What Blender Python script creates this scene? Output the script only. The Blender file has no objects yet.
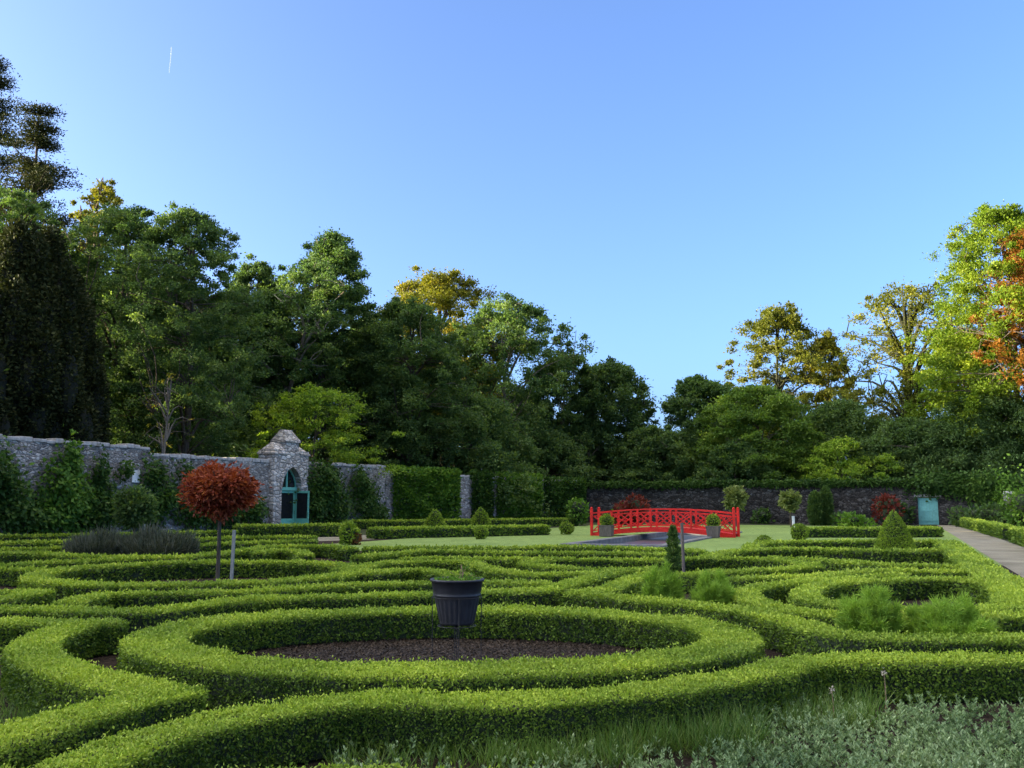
import bpy, bmesh, math, random
import numpy as np
from mathutils import Vector, Matrix

sc = bpy.context.scene
COL = sc.collection
R_ = math.radians

# ------------------------------------------------------------------ camera
FPX, CX, CY, HORIZON, EYE = 930.0, 512.0, 384.0, 503.0, 1.7
PITCH = math.atan((HORIZON - CY) / FPX)
cam_data = bpy.data.cameras.new('camera')
cam = bpy.data.objects.new('camera', cam_data)
COL.objects.link(cam)
cam_data.sensor_width = 36.0
cam_data.lens = FPX / 1024.0 * 36.0
cam_data.clip_start = 0.1
cam_data.clip_end = 30000.0
cam.location = (0, 0, EYE)
cam.rotation_euler = (math.pi / 2 + PITCH, 0, 0)
sc.camera = cam

# ------------------------------------------------------------------ sky and sun
SUN_ELEV = R_(10)
SUN_AZ = R_(-95)      # low sun from the left
SUN_DIR = Vector((math.sin(SUN_AZ) * math.cos(SUN_ELEV), math.cos(SUN_AZ) * math.cos(SUN_ELEV), math.sin(SUN_ELEV)))
world = bpy.data.worlds.new('World')
sc.world = world
world.use_nodes = True
wn = world.node_tree
wn.nodes.clear()
w_out = wn.nodes.new('ShaderNodeOutputWorld')
w_bg = wn.nodes.new('ShaderNodeBackground')
w_sky = wn.nodes.new('ShaderNodeTexSky')
w_sky.sky_type = 'NISHITA'
w_sky.sun_disc = False
w_sky.sun_elevation = SUN_ELEV
w_sky.sun_rotation = SUN_AZ
w_sky.altitude = 100
w_sky.air_density = 0.45
w_sky.dust_density = 4.5
w_sky.ozone_density = 3.3
w_bg.inputs['Strength'].default_value = 0.15
# invented bright cirrus overhead, out of view, added to lift skylight on the garden
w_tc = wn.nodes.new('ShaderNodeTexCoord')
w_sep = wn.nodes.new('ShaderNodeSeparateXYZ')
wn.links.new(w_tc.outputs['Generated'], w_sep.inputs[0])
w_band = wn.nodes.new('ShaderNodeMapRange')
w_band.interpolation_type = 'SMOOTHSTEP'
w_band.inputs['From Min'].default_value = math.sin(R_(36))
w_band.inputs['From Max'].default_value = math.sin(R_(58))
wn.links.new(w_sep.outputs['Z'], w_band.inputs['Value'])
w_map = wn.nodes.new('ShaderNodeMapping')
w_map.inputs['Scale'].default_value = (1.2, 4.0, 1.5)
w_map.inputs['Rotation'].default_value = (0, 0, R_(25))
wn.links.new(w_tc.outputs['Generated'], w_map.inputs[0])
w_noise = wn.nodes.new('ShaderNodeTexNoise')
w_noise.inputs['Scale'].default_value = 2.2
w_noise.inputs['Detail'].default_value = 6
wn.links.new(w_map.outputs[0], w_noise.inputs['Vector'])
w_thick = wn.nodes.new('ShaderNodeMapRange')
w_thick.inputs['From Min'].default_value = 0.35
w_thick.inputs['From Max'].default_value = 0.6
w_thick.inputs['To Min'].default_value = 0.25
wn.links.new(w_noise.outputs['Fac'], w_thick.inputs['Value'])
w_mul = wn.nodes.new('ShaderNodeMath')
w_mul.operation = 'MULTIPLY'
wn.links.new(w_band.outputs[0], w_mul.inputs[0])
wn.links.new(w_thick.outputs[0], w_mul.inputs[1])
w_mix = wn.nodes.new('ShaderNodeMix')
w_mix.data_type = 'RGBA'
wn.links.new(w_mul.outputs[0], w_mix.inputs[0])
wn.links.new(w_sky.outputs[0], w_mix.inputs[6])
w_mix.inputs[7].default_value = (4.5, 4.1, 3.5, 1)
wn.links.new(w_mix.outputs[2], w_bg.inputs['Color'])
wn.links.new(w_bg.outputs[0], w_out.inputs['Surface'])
sun_l = bpy.data.lights.new('sun', 'SUN')
sun_l.energy = 4.0
sun_l.angle = R_(0.5)
sun_l.color = (1.0, 0.80, 0.52)
sun = bpy.data.objects.new('sun', sun_l)
COL.objects.link(sun)
sun.rotation_euler = SUN_DIR.to_track_quat('Z', 'Y').to_euler()
sun.location = (-60, -40, 60)

sc.view_settings.view_transform = 'Standard'
sc.view_settings.look = 'None'
sc.view_settings.gamma = 1.0
sc.view_settings.use_curve_mapping = False
sc.view_settings.exposure = 2.42
sc.render.engine = 'CYCLES'
sc.cycles.max_bounces = 6
sc.cycles.diffuse_bounces = 3
sc.cycles.transmission_bounces = 4

# ------------------------------------------------------------------ helpers
rng = np.random.default_rng(11)


def ray(px, py):
    u, v = (px - CX) / FPX, (CY - py) / FPX
    return np.array([u, math.cos(PITCH) - v * math.sin(PITCH), math.sin(PITCH) + v * math.cos(PITCH)])


def on_z(px, py, z=0.0):
    """the place at height z seen at a pixel of the photograph"""
    d = ray(px, py)
    t = (z - EYE) / d[2]
    return np.array([d[0] * t, d[1] * t, z])


def at_depth(px, py, Y):
    d = ray(px, py)
    t = Y / d[1]
    return np.array([d[0] * t, Y, EYE + d[2] * t])


def unit(a):
    return a / np.maximum(np.linalg.norm(a, axis=-1, keepdims=True), 1e-9)


class MB:
    """collects faces, then links them as one mesh object"""

    def __init__(self):
        self.v, self.loops, self.sizes, self.mi, self.ti, self.sm = [], [], [], [], [], []
        self.n = 0

    def add(self, V, F, mi=0, tint=0.5, smooth=False):
        V = np.asarray(V, dtype=np.float32).reshape(-1, 3)
        self.v.append(V)
        if isinstance(F, np.ndarray):
            m, k = F.shape
            self.loops.append((F + self.n).astype(np.int32).ravel())
            self.sizes.append(np.full(m, k, np.int32))
        else:
            m = len(F)
            self.loops.append(np.array([i + self.n for f in F for i in f], np.int32))
            self.sizes.append(np.array([len(f) for f in F], np.int32))
        self.mi.append(np.full(m, mi, np.int32))
        t = np.broadcast_to(np.asarray(tint, dtype=np.float32), (m,))
        self.ti.append(np.array(t))
        self.sm.append(np.full(m, smooth, bool))
        self.n += len(V)

    def build(self, name, mats, parent=None):
        if not isinstance(mats, (list, tuple)):
            mats = [mats]
        me = bpy.data.meshes.new(name)
        V = np.concatenate(self.v)
        L = np.concatenate(self.loops)
        S = np.concatenate(self.sizes)
        me.vertices.add(len(V))
        me.vertices.foreach_set('co', V.ravel())
        me.loops.add(len(L))
        me.loops.foreach_set('vertex_index', L)
        me.polygons.add(len(S))
        me.polygons.foreach_set('loop_start', np.concatenate([[0], np.cumsum(S)[:-1]]).astype(np.int32))
        me.polygons.foreach_set('loop_total', S)
        me.polygons.foreach_set('material_index', np.concatenate(self.mi))
        me.polygons.foreach_set('use_smooth', np.concatenate(self.sm))
        a = me.attributes.new('tint', 'FLOAT', 'FACE')
        a.data.foreach_set('value', np.concatenate(self.ti))
        for m in mats:
            me.materials.append(m)
        me.update()
        o = bpy.data.objects.new(name, me)
        COL.objects.link(o)
        if parent:
            o.parent = parent
        return o


def tag(o, label=None, cat=None, group=None, kind=None):
    if label: o['label'] = label
    if cat: o['category'] = cat
    if group: o['group'] = group
    if kind: o['kind'] = kind
    return o


def empty(name, loc, rz=0.0, label=None, cat=None, group=None):
    o = bpy.data.objects.new(name, None)
    o.empty_display_size = 0.2
    COL.objects.link(o)
    o.location = [float(c) for c in loc]
    o.rotation_euler = (0, 0, rz)
    return tag(o, label, cat, group)


def copy_tree(o, parent=None):
    c = o.copy()
    COL.objects.link(c)
    c.parent = parent
    for ch in list(o.children):
        copy_tree(ch, c)
    return c


def rot_to(d):
    return np.array(Vector(d).to_track_quat('Z', 'Y').to_matrix())


def add_box(mb, c, s, mi=0, bevel=0.0, M=None, tint=0.5, taper=1.0):
    """box centred at c with size s; taper scales the top"""
    bm = bmesh.new()
    bmesh.ops.create_cube(bm, size=1.0)
    for v in bm.verts:
        k = taper if v.co.z > 0 else 1.0
        v.co = Vector((v.co.x * s[0] * k, v.co.y * s[1] * k, v.co.z * s[2]))
    if bevel > 0:
        bmesh.ops.bevel(bm, geom=bm.edges[:], offset=bevel, segments=2, affect='EDGES', profile=0.6)
    bm.verts.index_update()
    V = np.array([v.co[:] for v in bm.verts])
    F = [[v.index for v in f.verts] for f in bm.faces]
    bm.free()
    if M is not None:
        V = V @ np.asarray(M).T
    mb.add(V + np.asarray(c), F, mi, tint)


def add_bar(mb, a, b, w, h, mi=0, bevel=0.0):
    """rectangular bar from a to b, w wide and h deep, its h side kept as near vertical as it can"""
    a, b = np.asarray(a, float), np.asarray(b, float)
    d = b - a
    L = np.linalg.norm(d)
    z = d / L
    up = np.array([0, 0, 1.0]) if abs(z[2]) < 0.95 else np.array([0, 1.0, 0])
    x = np.cross(up, z); x /= np.linalg.norm(x)
    y = np.cross(z, x)
    add_box(mb, (a + b) / 2, (w, h, L), mi, bevel, np.stack([x, y, z], axis=1))


def add_tube(mb, pts, radii, sides=8, mi=0, cap=True, smooth=True):
    pts = np.asarray(pts, float)
    n = len(pts)
    radii = np.broadcast_to(np.asarray(radii, float), (n,))
    T = unit(np.gradient(pts, axis=0))
    ref = np.array([0.31, 0.95, 0.05]) if abs(T[0][2]) > 0.7 else np.array([0, 0, 1.0])
    X = unit(np.cross(np.broadcast_to(ref, T.shape), T))
    Y = np.cross(T, X)
    an = np.linspace(0, 2 * np.pi, sides, endpoint=False)
    V = (pts[:, None, :] + radii[:, None, None] * (np.cos(an)[None, :, None] * X[:, None, :] + np.sin(an)[None, :, None] * Y[:, None, :])).reshape(-1, 3)
    i = np.arange(n - 1)[:, None] * sides
    j = np.arange(sides)[None, :]
    j2 = (j + 1) % sides
    F = np.stack([i + j, i + j2, i + sides + j2, i + sides + j], axis=-1).reshape(-1, 4)
    mb.add(V, F, mi, 0.5, smooth)
    if cap:
        base = (n - 1) * sides
        mb.add(V[base:], [list(range(sides))], mi)
        mb.add(V[:sides], [list(range(sides))[::-1]], mi)


def add_lathe(mb, prof, c=(0, 0, 0), sides=32, mi=0, ribs=0, rib_amp=0.0, rib_range=None, smooth=True):
    prof = np.asarray(prof, float)
    an = np.linspace(0, 2 * np.pi, sides, endpoint=False)
    V = []
    for r, z in prof:
        rr = np.full(sides, r)
        if ribs and rib_range[0] <= z <= rib_range[1]:
            rr = rr + rib_amp * np.cos(an * ribs)
        V.append(np.stack([rr * np.cos(an), rr * np.sin(an), np.full(sides, z)], axis=1))
    V = np.concatenate(V) + np.asarray(c)
    n = len(prof)
    i = np.arange(n - 1)[:, None] * sides
    j = np.arange(sides)[None, :]
    j2 = (j + 1) % sides
    F = np.stack([i + j, i + j2, i + sides + j2, i + sides + j], axis=-1).reshape(-1, 4)
    mb.add(V, F, mi, 0.5, smooth)


def add_leaves(mb, P, A, length, width, mi=0, tint=0.5, rg=None, flat=None):
    """diamond leaves at P along A; flat pulls the blades' faces towards a direction"""
    rg = rg or rng
    n = len(P)
    A = unit(A)
    Q = rg.normal(size=(n, 3))
    if flat is not None:
        N = unit(flat + 0.55 * Q)
        S = unit(np.cross(N, A))
    else:
        S = unit(np.cross(Q, A))
    length = np.broadcast_to(length, (n,))[:, None]
    width = np.broadcast_to(width, (n,))[:, None]
    V = np.empty((n, 4, 3), np.float32)
    V[:, 0] = P
    V[:, 1] = P + A * length * 0.5 + S * width * 0.5
    V[:, 2] = P + A * length
    V[:, 3] = P + A * length * 0.5 - S * width * 0.5
    mb.add(V.reshape(-1, 3), np.arange(n * 4).reshape(n, 4), mi, tint)


def wob(P, f, seed=0.0):
    """cheap smooth 3-D noise in -1..1"""
    x, y, z = P[:, 0] * f, P[:, 1] * f, P[:, 2] * f
    return (np.sin(x * 1.0 + 1.7 * np.sin(y * 0.83 + seed) + seed * 1.3)
            + np.sin(y * 1.13 + 1.4 * np.sin(z * 1.21 + seed * 2.1) + seed)
            + np.sin(z * 1.07 + 1.6 * np.sin(x * 0.71 + seed * 0.7) + seed * 3.1)) / 3.0


def smooth_line(pts, ds, closed=False):
    P = np.asarray(pts, float)
    n = len(P)
    if n == 2 and not closed:
        L = np.linalg.norm(P[1] - P[0])
        return P[0] + np.linspace(0, 1, max(2, int(L / ds) + 1))[:, None] * (P[1] - P[0])
    out = []
    for i in range(n if closed else n - 1):
        if closed:
            p0, p1, p2, p3 = P[(i - 1) % n], P[i], P[(i + 1) % n], P[(i + 2) % n]
        else:
            p1, p2 = P[i], P[i + 1]
            p0 = P[i - 1] if i > 0 else 2 * p1 - p2
            p3 = P[i + 2] if i + 2 < n else 2 * p2 - p1
        t0 = 0.0
        t1 = max(np.linalg.norm(p1 - p0), 1e-4) ** 0.5
        t2 = t1 + max(np.linalg.norm(p2 - p1), 1e-4) ** 0.5
        t3 = t2 + max(np.linalg.norm(p3 - p2), 1e-4) ** 0.5
        t = np.linspace(t1, t2, 20, endpoint=False)[:, None]
        A1 = (t1 - t) / (t1 - t0) * p0 + (t - t0) / (t1 - t0) * p1
        A2 = (t2 - t) / (t2 - t1) * p1 + (t - t1) / (t2 - t1) * p2
        A3 = (t3 - t) / (t3 - t2) * p2 + (t - t2) / (t3 - t2) * p3
        B1 = (t2 - t) / (t2 - t0) * A1 + (t - t0) / (t2 - t0) * A2
        B2 = (t3 - t) / (t3 - t1) * A2 + (t - t1) / (t3 - t1) * A3
        out.append((t2 - t) / (t2 - t1) * B1 + (t - t1) / (t2 - t1) * B2)
    out = np.concatenate(out + [P[:1] if closed else P[-1:]])
    s = np.concatenate([[0], np.cumsum(np.linalg.norm(np.diff(out, axis=0), axis=1))])
    m = max(3, int(s[-1] / ds) + 1)
    q = np.linspace(0, s[-1], m)
    return np.stack([np.interp(q, s, out[:, k]) for k in range(out.shape[1])], axis=1)


# ------------------------------------------------------------------ materials
def new_mat(name):
    m = bpy.data.materials.new(name)
    m.use_nodes = True
    nt = m.node_tree
    nt.nodes.clear()
    out = nt.nodes.new('ShaderNodeOutputMaterial')
    return m, nt, out


def ramp(nt, fac, stops):
    r = nt.nodes.new('ShaderNodeValToRGB')
    el = r.color_ramp.elements
    while len(el) < len(stops):
        el.new(0.5)
    for e, (p, c) in zip(el, stops):
        e.position = p
        e.color = (*c, 1)
    nt.links.new(fac, r.inputs[0])
    return r.outputs[0]


def noise(nt, scale, detail=4, coord='Object', rough=0.6, stretch=None):
    tc = nt.nodes.new('ShaderNodeTexCoord')
    n = nt.nodes.new('ShaderNodeTexNoise')
    n.inputs['Scale'].default_value = scale
    n.inputs['Detail'].default_value = detail
    n.inputs['Roughness'].default_value = rough
    src = tc.outputs[coord]
    if stretch:
        mp = nt.nodes.new('ShaderNodeMapping')
        mp.inputs['Scale'].default_value = stretch
        nt.links.new(src, mp.inputs[0])
        src = mp.outputs[0]
    nt.links.new(src, n.inputs['Vector'])
    return n.outputs['Fac']


def mixc(nt, fac, a, b, mode='MIX'):
    m = nt.nodes.new('ShaderNodeMix')
    m.data_type = 'RGBA'
    m.blend_type = mode
    for sock, val in ((m.inputs[0], fac), (m.inputs[6], a), (m.inputs[7], b)):
        if isinstance(val, bpy.types.NodeSocket):
            nt.links.new(val, sock)
        elif isinstance(val, (int, float)):
            sock.default_value = val
        else:
            sock.default_value = (*val, 1)
    return m.outputs[2]


def principled(nt, out, color, rough=0.7, bump=None, bump_d=0.02, bump_s=0.5, spec=0.3, metal=0.0):
    p = nt.nodes.new('ShaderNodeBsdfPrincipled')
    if isinstance(color, bpy.types.NodeSocket):
        nt.links.new(color, p.inputs['Base Color'])
    else:
        p.inputs['Base Color'].default_value = (*color, 1)
    if isinstance(rough, bpy.types.NodeSocket):
        nt.links.new(rough, p.inputs['Roughness'])
    else:
        p.inputs['Roughness'].default_value = rough
    p.inputs['Specular IOR Level'].default_value = spec
    p.inputs['Metallic'].default_value = metal
    if bump is not None:
        b = nt.nodes.new('ShaderNodeBump')
        b.inputs['Distance'].default_value = bump_d
        b.inputs['Strength'].default_value = bump_s
        nt.links.new(bump, b.inputs['Height'])
        nt.links.new(b.outputs[0], p.inputs['Normal'])
    nt.links.new(p.outputs[0], out.inputs['Surface'])
    return p


def leaf_mat(name, dark, mid, light, transl=0.35, patch_scale=0.35, patch=0.3, gloss=0.15):
    """foliage: each leaf its own tint, slow patches of other growth over the plant"""
    m, nt, out = new_mat(name)
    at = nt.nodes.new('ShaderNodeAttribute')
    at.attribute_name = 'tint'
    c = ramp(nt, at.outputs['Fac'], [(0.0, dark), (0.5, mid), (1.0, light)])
    nf = noise(nt, patch_scale, 3)
    shade = ramp(nt, nf, [(0.3, (1 - patch, 1 - patch * 0.8, 1 - patch)), (0.7, (1 + patch * 0.6, 1 + patch * 0.5, 1 - patch * 0.3))])
    c = mixc(nt, 1.0, c, shade, 'MULTIPLY')
    p = nt.nodes.new('ShaderNodeBsdfPrincipled')
    p.inputs['Roughness'].default_value = 0.55
    p.inputs['Specular IOR Level'].default_value = gloss
    nt.links.new(c, p.inputs['Base Color'])
    t = nt.nodes.new('ShaderNodeBsdfTranslucent')
    tcol = mixc(nt, 1.0, c, (1.15, 1.2, 0.55), 'MULTIPLY')
    nt.links.new(tcol, t.inputs['Color'])
    ms = nt.nodes.new('ShaderNodeMixShader')
    ms.inputs[0].default_value = transl
    nt.links.new(p.outputs[0], ms.inputs[1])
    nt.links.new(t.outputs[0], ms.inputs[2])
    nt.links.new(ms.outputs[0], out.inputs['Surface'])
    return m


def plain_mat(name, col, rough=0.6, var=0.15, scale=6.0, bump_s=0.2, bump_d=0.01, spec=0.3, stretch=None, metal=0.0):
    m, nt, out = new_mat(name)
    nf = noise(nt, scale, 6, stretch=stretch)
    lo = tuple(c * (1 - var) for c in col)
    hi = tuple(min(1, c * (1 + var)) for c in col)
    c = ramp(nt, nf, [(0.3, lo), (0.7, hi)])
    principled(nt, out, c, rough, nf, bump_d, bump_s, spec, metal)
    return m


M = {}
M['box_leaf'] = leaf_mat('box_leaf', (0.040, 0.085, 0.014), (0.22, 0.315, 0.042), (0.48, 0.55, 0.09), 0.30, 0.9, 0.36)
M['box_core'] = plain_mat('box_core', (0.022, 0.032, 0.012), 0.9, 0.5, 30, 0.5)
M['yew_core'] = plain_mat('yew_core', (0.014, 0.017, 0.010), 0.9, 0.4, 8, 0.5)
M['yew_leaf'] = leaf_mat('yew_leaf', (0.022, 0.028, 0.012), (0.038, 0.046, 0.018), (0.07, 0.076, 0.028), 0.15, 0.3, 0.25, 0.05)
M['pine_leaf'] = leaf_mat('pine_leaf', (0.02, 0.028, 0.012), (0.038, 0.046, 0.018), (0.07, 0.07, 0.026), 0.15, 0.35, 0.3, 0.05)
M['tree_dark'] = leaf_mat('tree_dark', (0.044, 0.082, 0.031), (0.088, 0.15, 0.051), (0.155, 0.225, 0.075), 0.45)
M['tree_mid'] = leaf_mat('tree_mid', (0.046, 0.092, 0.034), (0.096, 0.165, 0.055), (0.175, 0.245, 0.08), 0.45)
M['tree_fresh'] = leaf_mat('tree_fresh', (0.055, 0.11, 0.022), (0.11, 0.19, 0.034), (0.19, 0.27, 0.05), 0.45)
M['tree_olive'] = leaf_mat('tree_olive', (0.07, 0.085, 0.016), (0.13, 0.145, 0.022), (0.22, 0.21, 0.028), 0.45)
M['tree_gold'] = leaf_mat('tree_gold', (0.10, 0.11, 0.015), (0.18, 0.18, 0.02), (0.30, 0.24, 0.025), 0.4)
M['tree_lime'] = leaf_mat('tree_lime', (0.07, 0.13, 0.012), (0.13, 0.20, 0.018), (0.22, 0.27, 0.025), 0.45)
M['maple_lime'] = leaf_mat('maple_lime', (0.085, 0.155, 0.022), (0.19, 0.30, 0.036), (0.37, 0.46, 0.06), 0.45, 0.6)
M['copper'] = leaf_mat('copper', (0.12, 0.05, 0.012), (0.24, 0.10, 0.02), (0.38, 0.18, 0.035), 0.45)
M['maple_red'] = leaf_mat('maple_red', (0.08, 0.012, 0.009), (0.22, 0.04, 0.020), (0.42, 0.13, 0.07), 0.35, 1.5)
M['red_shrub'] = leaf_mat('red_shrub', (0.08, 0.012, 0.012), (0.16, 0.03, 0.025), (0.26, 0.06, 0.04), 0.3)
M['ivy_leaf'] = leaf_mat('ivy_leaf', (0.024, 0.055, 0.012), (0.05, 0.105, 0.02), (0.10, 0.17, 0.03), 0.3, 0.5)
M['ivy_light'] = leaf_mat('ivy_light', (0.05, 0.11, 0.018), (0.10, 0.20, 0.028), (0.19, 0.30, 0.045), 0.35, 0.5)
M['variegated'] = leaf_mat('variegated', (0.08, 0.12, 0.03), (0.17, 0.21, 0.06), (0.36, 0.37, 0.15), 0.3)
M['fennel'] = leaf_mat('fennel', (0.09, 0.20, 0.024), (0.20, 0.34, 0.045), (0.34, 0.46, 0.085), 0.4, 1.5)
M['lavender'] = leaf_mat('lavender', (0.038, 0.05, 0.032), (0.075, 0.088, 0.066), (0.15, 0.15, 0.135), 0.2)
M['silver_leaf'] = leaf_mat('silver_leaf', (0.055, 0.10, 0.04), (0.15, 0.225, 0.105), (0.34, 0.42, 0.26), 0.25, 1.0)
M['grass_blade'] = leaf_mat('grass_blade', (0.04, 0.09, 0.018), (0.09, 0.16, 0.035), (0.22, 0.27, 0.10), 0.4, 1.0)
M['dry_leaf'] = leaf_mat('dry_leaf', (0.10, 0.04, 0.02), (0.17, 0.07, 0.03), (0.25, 0.12, 0.05), 0.2)
M['mulch'] = leaf_mat('mulch', (0.010, 0.007, 0.005), (0.026, 0.018, 0.013), (0.085, 0.06, 0.045), 0.0, 2.0, 0.2, 0.2)
M['bark'] = plain_mat('bark', (0.085, 0.07, 0.052), 0.9, 0.45, 4, 0.8, 0.05, 0.1, (3, 3, 0.5))
M['bark_pale'] = plain_mat('bark_pale', (0.15, 0.13, 0.10), 0.85, 0.35, 4, 0.6, 0.03, 0.1, (3, 3, 0.5))
M['bark_ivy'] = plain_mat('bark_ivy', (0.035, 0.038, 0.02), 0.9, 0.4, 5, 0.8, 0.05, 0.1)
M['red_paint'] = plain_mat('red_paint', (0.58, 0.016, 0.008), 0.55, 0.30, 3, 0.25, 0.006, 0.3)
M['teal_paint'] = plain_mat('teal_paint', (0.13, 0.40, 0.30), 0.5, 0.18, 7, 0.15, 0.004, 0.4)
M['door_paint'] = plain_mat('door_paint', (0.16, 0.40, 0.33), 0.55, 0.15, 5, 0.15, 0.004, 0.35)
M['pot_plastic'] = plain_mat('pot_plastic', (0.021, 0.021, 0.025), 0.5, 0.35, 9, 0.12, 0.004, 0.4)
M['iron'] = plain_mat('iron', (0.02, 0.018, 0.018), 0.6, 0.3, 20, 0.2, 0.003, 0.4)
M['grey_wood'] = plain_mat('grey_wood', (0.13, 0.108, 0.088), 0.85, 0.3, 5, 0.5, 0.01, 0.15, (6, 6, 0.8))
M['stake_white'] = plain_mat('stake_white', (0.23, 0.235, 0.205), 0.8, 0.25, 9, 0.3, 0.005, 0.15, (4, 4, 0.7))
M['white'] = plain_mat('white', (0.75, 0.75, 0.73), 0.6, 0.05, 9, 0.1)
M['dry_stem'] = plain_mat('dry_stem', (0.20, 0.14, 0.07), 0.8, 0.2, 20, 0.2)
M['seed_head'] = plain_mat('seed_head', (0.42, 0.37, 0.27), 0.8, 0.1, 20, 0.2)
M['pot_soil'] = plain_mat('pot_soil', (0.03, 0.022, 0.017), 0.95, 0.4, 40, 0.6)


def glass_mat():
    m, nt, out = new_mat('old_glass')
    nf = noise(nt, 3.0, 2)
    principled(nt, out, (0.012, 0.015, 0.016), 0.08, nf, 0.01, 0.15, 0.6)
    return m


M['glass'] = glass_mat()


def trail_mat():
    m, nt, out = new_mat('vapour')
    d = nt.nodes.new('ShaderNodeBsdfDiffuse'); d.inputs['Color'].default_value = (0.8, 0.8, 0.8, 1)
    t = nt.nodes.new('ShaderNodeBsdfTransparent')
    ms = nt.nodes.new('ShaderNodeMixShader'); ms.inputs[0].default_value = 0.22
    nt.links.new(t.outputs[0], ms.inputs[1]); nt.links.new(d.outputs[0], ms.inputs[2])
    nt.links.new(ms.outputs[0], out.inputs['Surface'])
    return m


M['trail'] = trail_mat()


def stone_mat(name, lo, mid, hi, mortar, scale=2.6, lichen=0.35):
    """rubble stone: irregular stones laid in rough courses, each its own grey, light lichen blots"""
    m, nt, out = new_mat(name)
    tc = nt.nodes.new('ShaderNodeTexCoord')
    mp = nt.nodes.new('ShaderNodeMapping')
    mp.inputs['Scale'].default_value = (scale, scale, scale * 1.75)
    nt.links.new(tc.outputs['Object'], mp.inputs[0])
    wn_ = nt.nodes.new('ShaderNodeTexNoise'); wn_.inputs['Scale'].default_value = 2.0; wn_.inputs['Detail'].default_value = 2
    nt.links.new(mp.outputs[0], wn_.inputs['Vector'])
    add = mixc(nt, 0.16, mp.outputs[0], wn_.outputs['Color'], 'LINEAR_LIGHT')
    v = nt.nodes.new('ShaderNodeTexVoronoi'); v.inputs['Scale'].default_value = 1.0
    nt.links.new(add, v.inputs['Vector'])
    e = nt.nodes.new('ShaderNodeTexVoronoi'); e.feature = 'DISTANCE_TO_EDGE'; e.inputs['Scale'].default_value = 1.0
    nt.links.new(add, e.inputs['Vector'])
    sep = nt.nodes.new('ShaderNodeSeparateColor')
    nt.links.new(v.outputs['Color'], sep.inputs[0])
    c = ramp(nt, sep.outputs[0], [(0.0, lo), (0.5, mid), (1.0, hi)])
    fine = noise(nt, 9.0, 6)
    c = mixc(nt, 0.55, c, ramp(nt, fine, [(0.3, (0.45, 0.45, 0.45)), (0.7, (1.4, 1.4, 1.4))]), 'MULTIPLY')
    ln = noise(nt, 2.3, 7, rough=0.75)
    lm = ramp(nt, ln, [(0.56, (0, 0, 0)), (0.64, (lichen * 1.6,) * 3)])
    c = mixc(nt, lm, c, (0.46, 0.46, 0.42))
    big = noise(nt, 0.45, 4)
    c = mixc(nt, 1.0, c, ramp(nt, big, [(0.35, (0.6, 0.62, 0.6)), (0.65, (1.25, 1.22, 1.2))]), 'MULTIPLY')
    ed = ramp(nt, e.outputs['Distance'], [(0.0, (1, 1, 1)), (0.09, (0, 0, 0))])
    c = mixc(nt, ed, c, mortar)
    hgt = ramp(nt, e.outputs['Distance'], [(0.0, (0, 0, 0)), (0.18, (1, 1, 1))])
    hgt = mixc(nt, 0.35, hgt, fine, 'ADD')
    principled(nt, out, c, 0.92, hgt, 0.06, 0.9, 0.15)
    return m


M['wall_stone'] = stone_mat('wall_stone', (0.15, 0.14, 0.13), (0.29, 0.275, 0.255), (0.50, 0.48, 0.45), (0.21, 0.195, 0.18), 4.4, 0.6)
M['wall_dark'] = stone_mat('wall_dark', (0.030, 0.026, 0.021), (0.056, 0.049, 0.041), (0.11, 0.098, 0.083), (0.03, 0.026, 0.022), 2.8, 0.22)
M['gate_stone'] = stone_mat('gate_stone', (0.30, 0.27, 0.235), (0.46, 0.425, 0.38), (0.62, 0.585, 0.53), (0.20, 0.185, 0.165), 2.5, 0.5)
M['cap_stone'] = plain_mat('cap_stone', (0.37, 0.35, 0.32), 0.9, 0.4, 5, 0.7, 0.03, 0.15)
M['coping'] = plain_mat('coping', (0.15, 0.148, 0.145), 0.85, 0.35, 3, 0.4, 0.02, 0.2)


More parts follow.
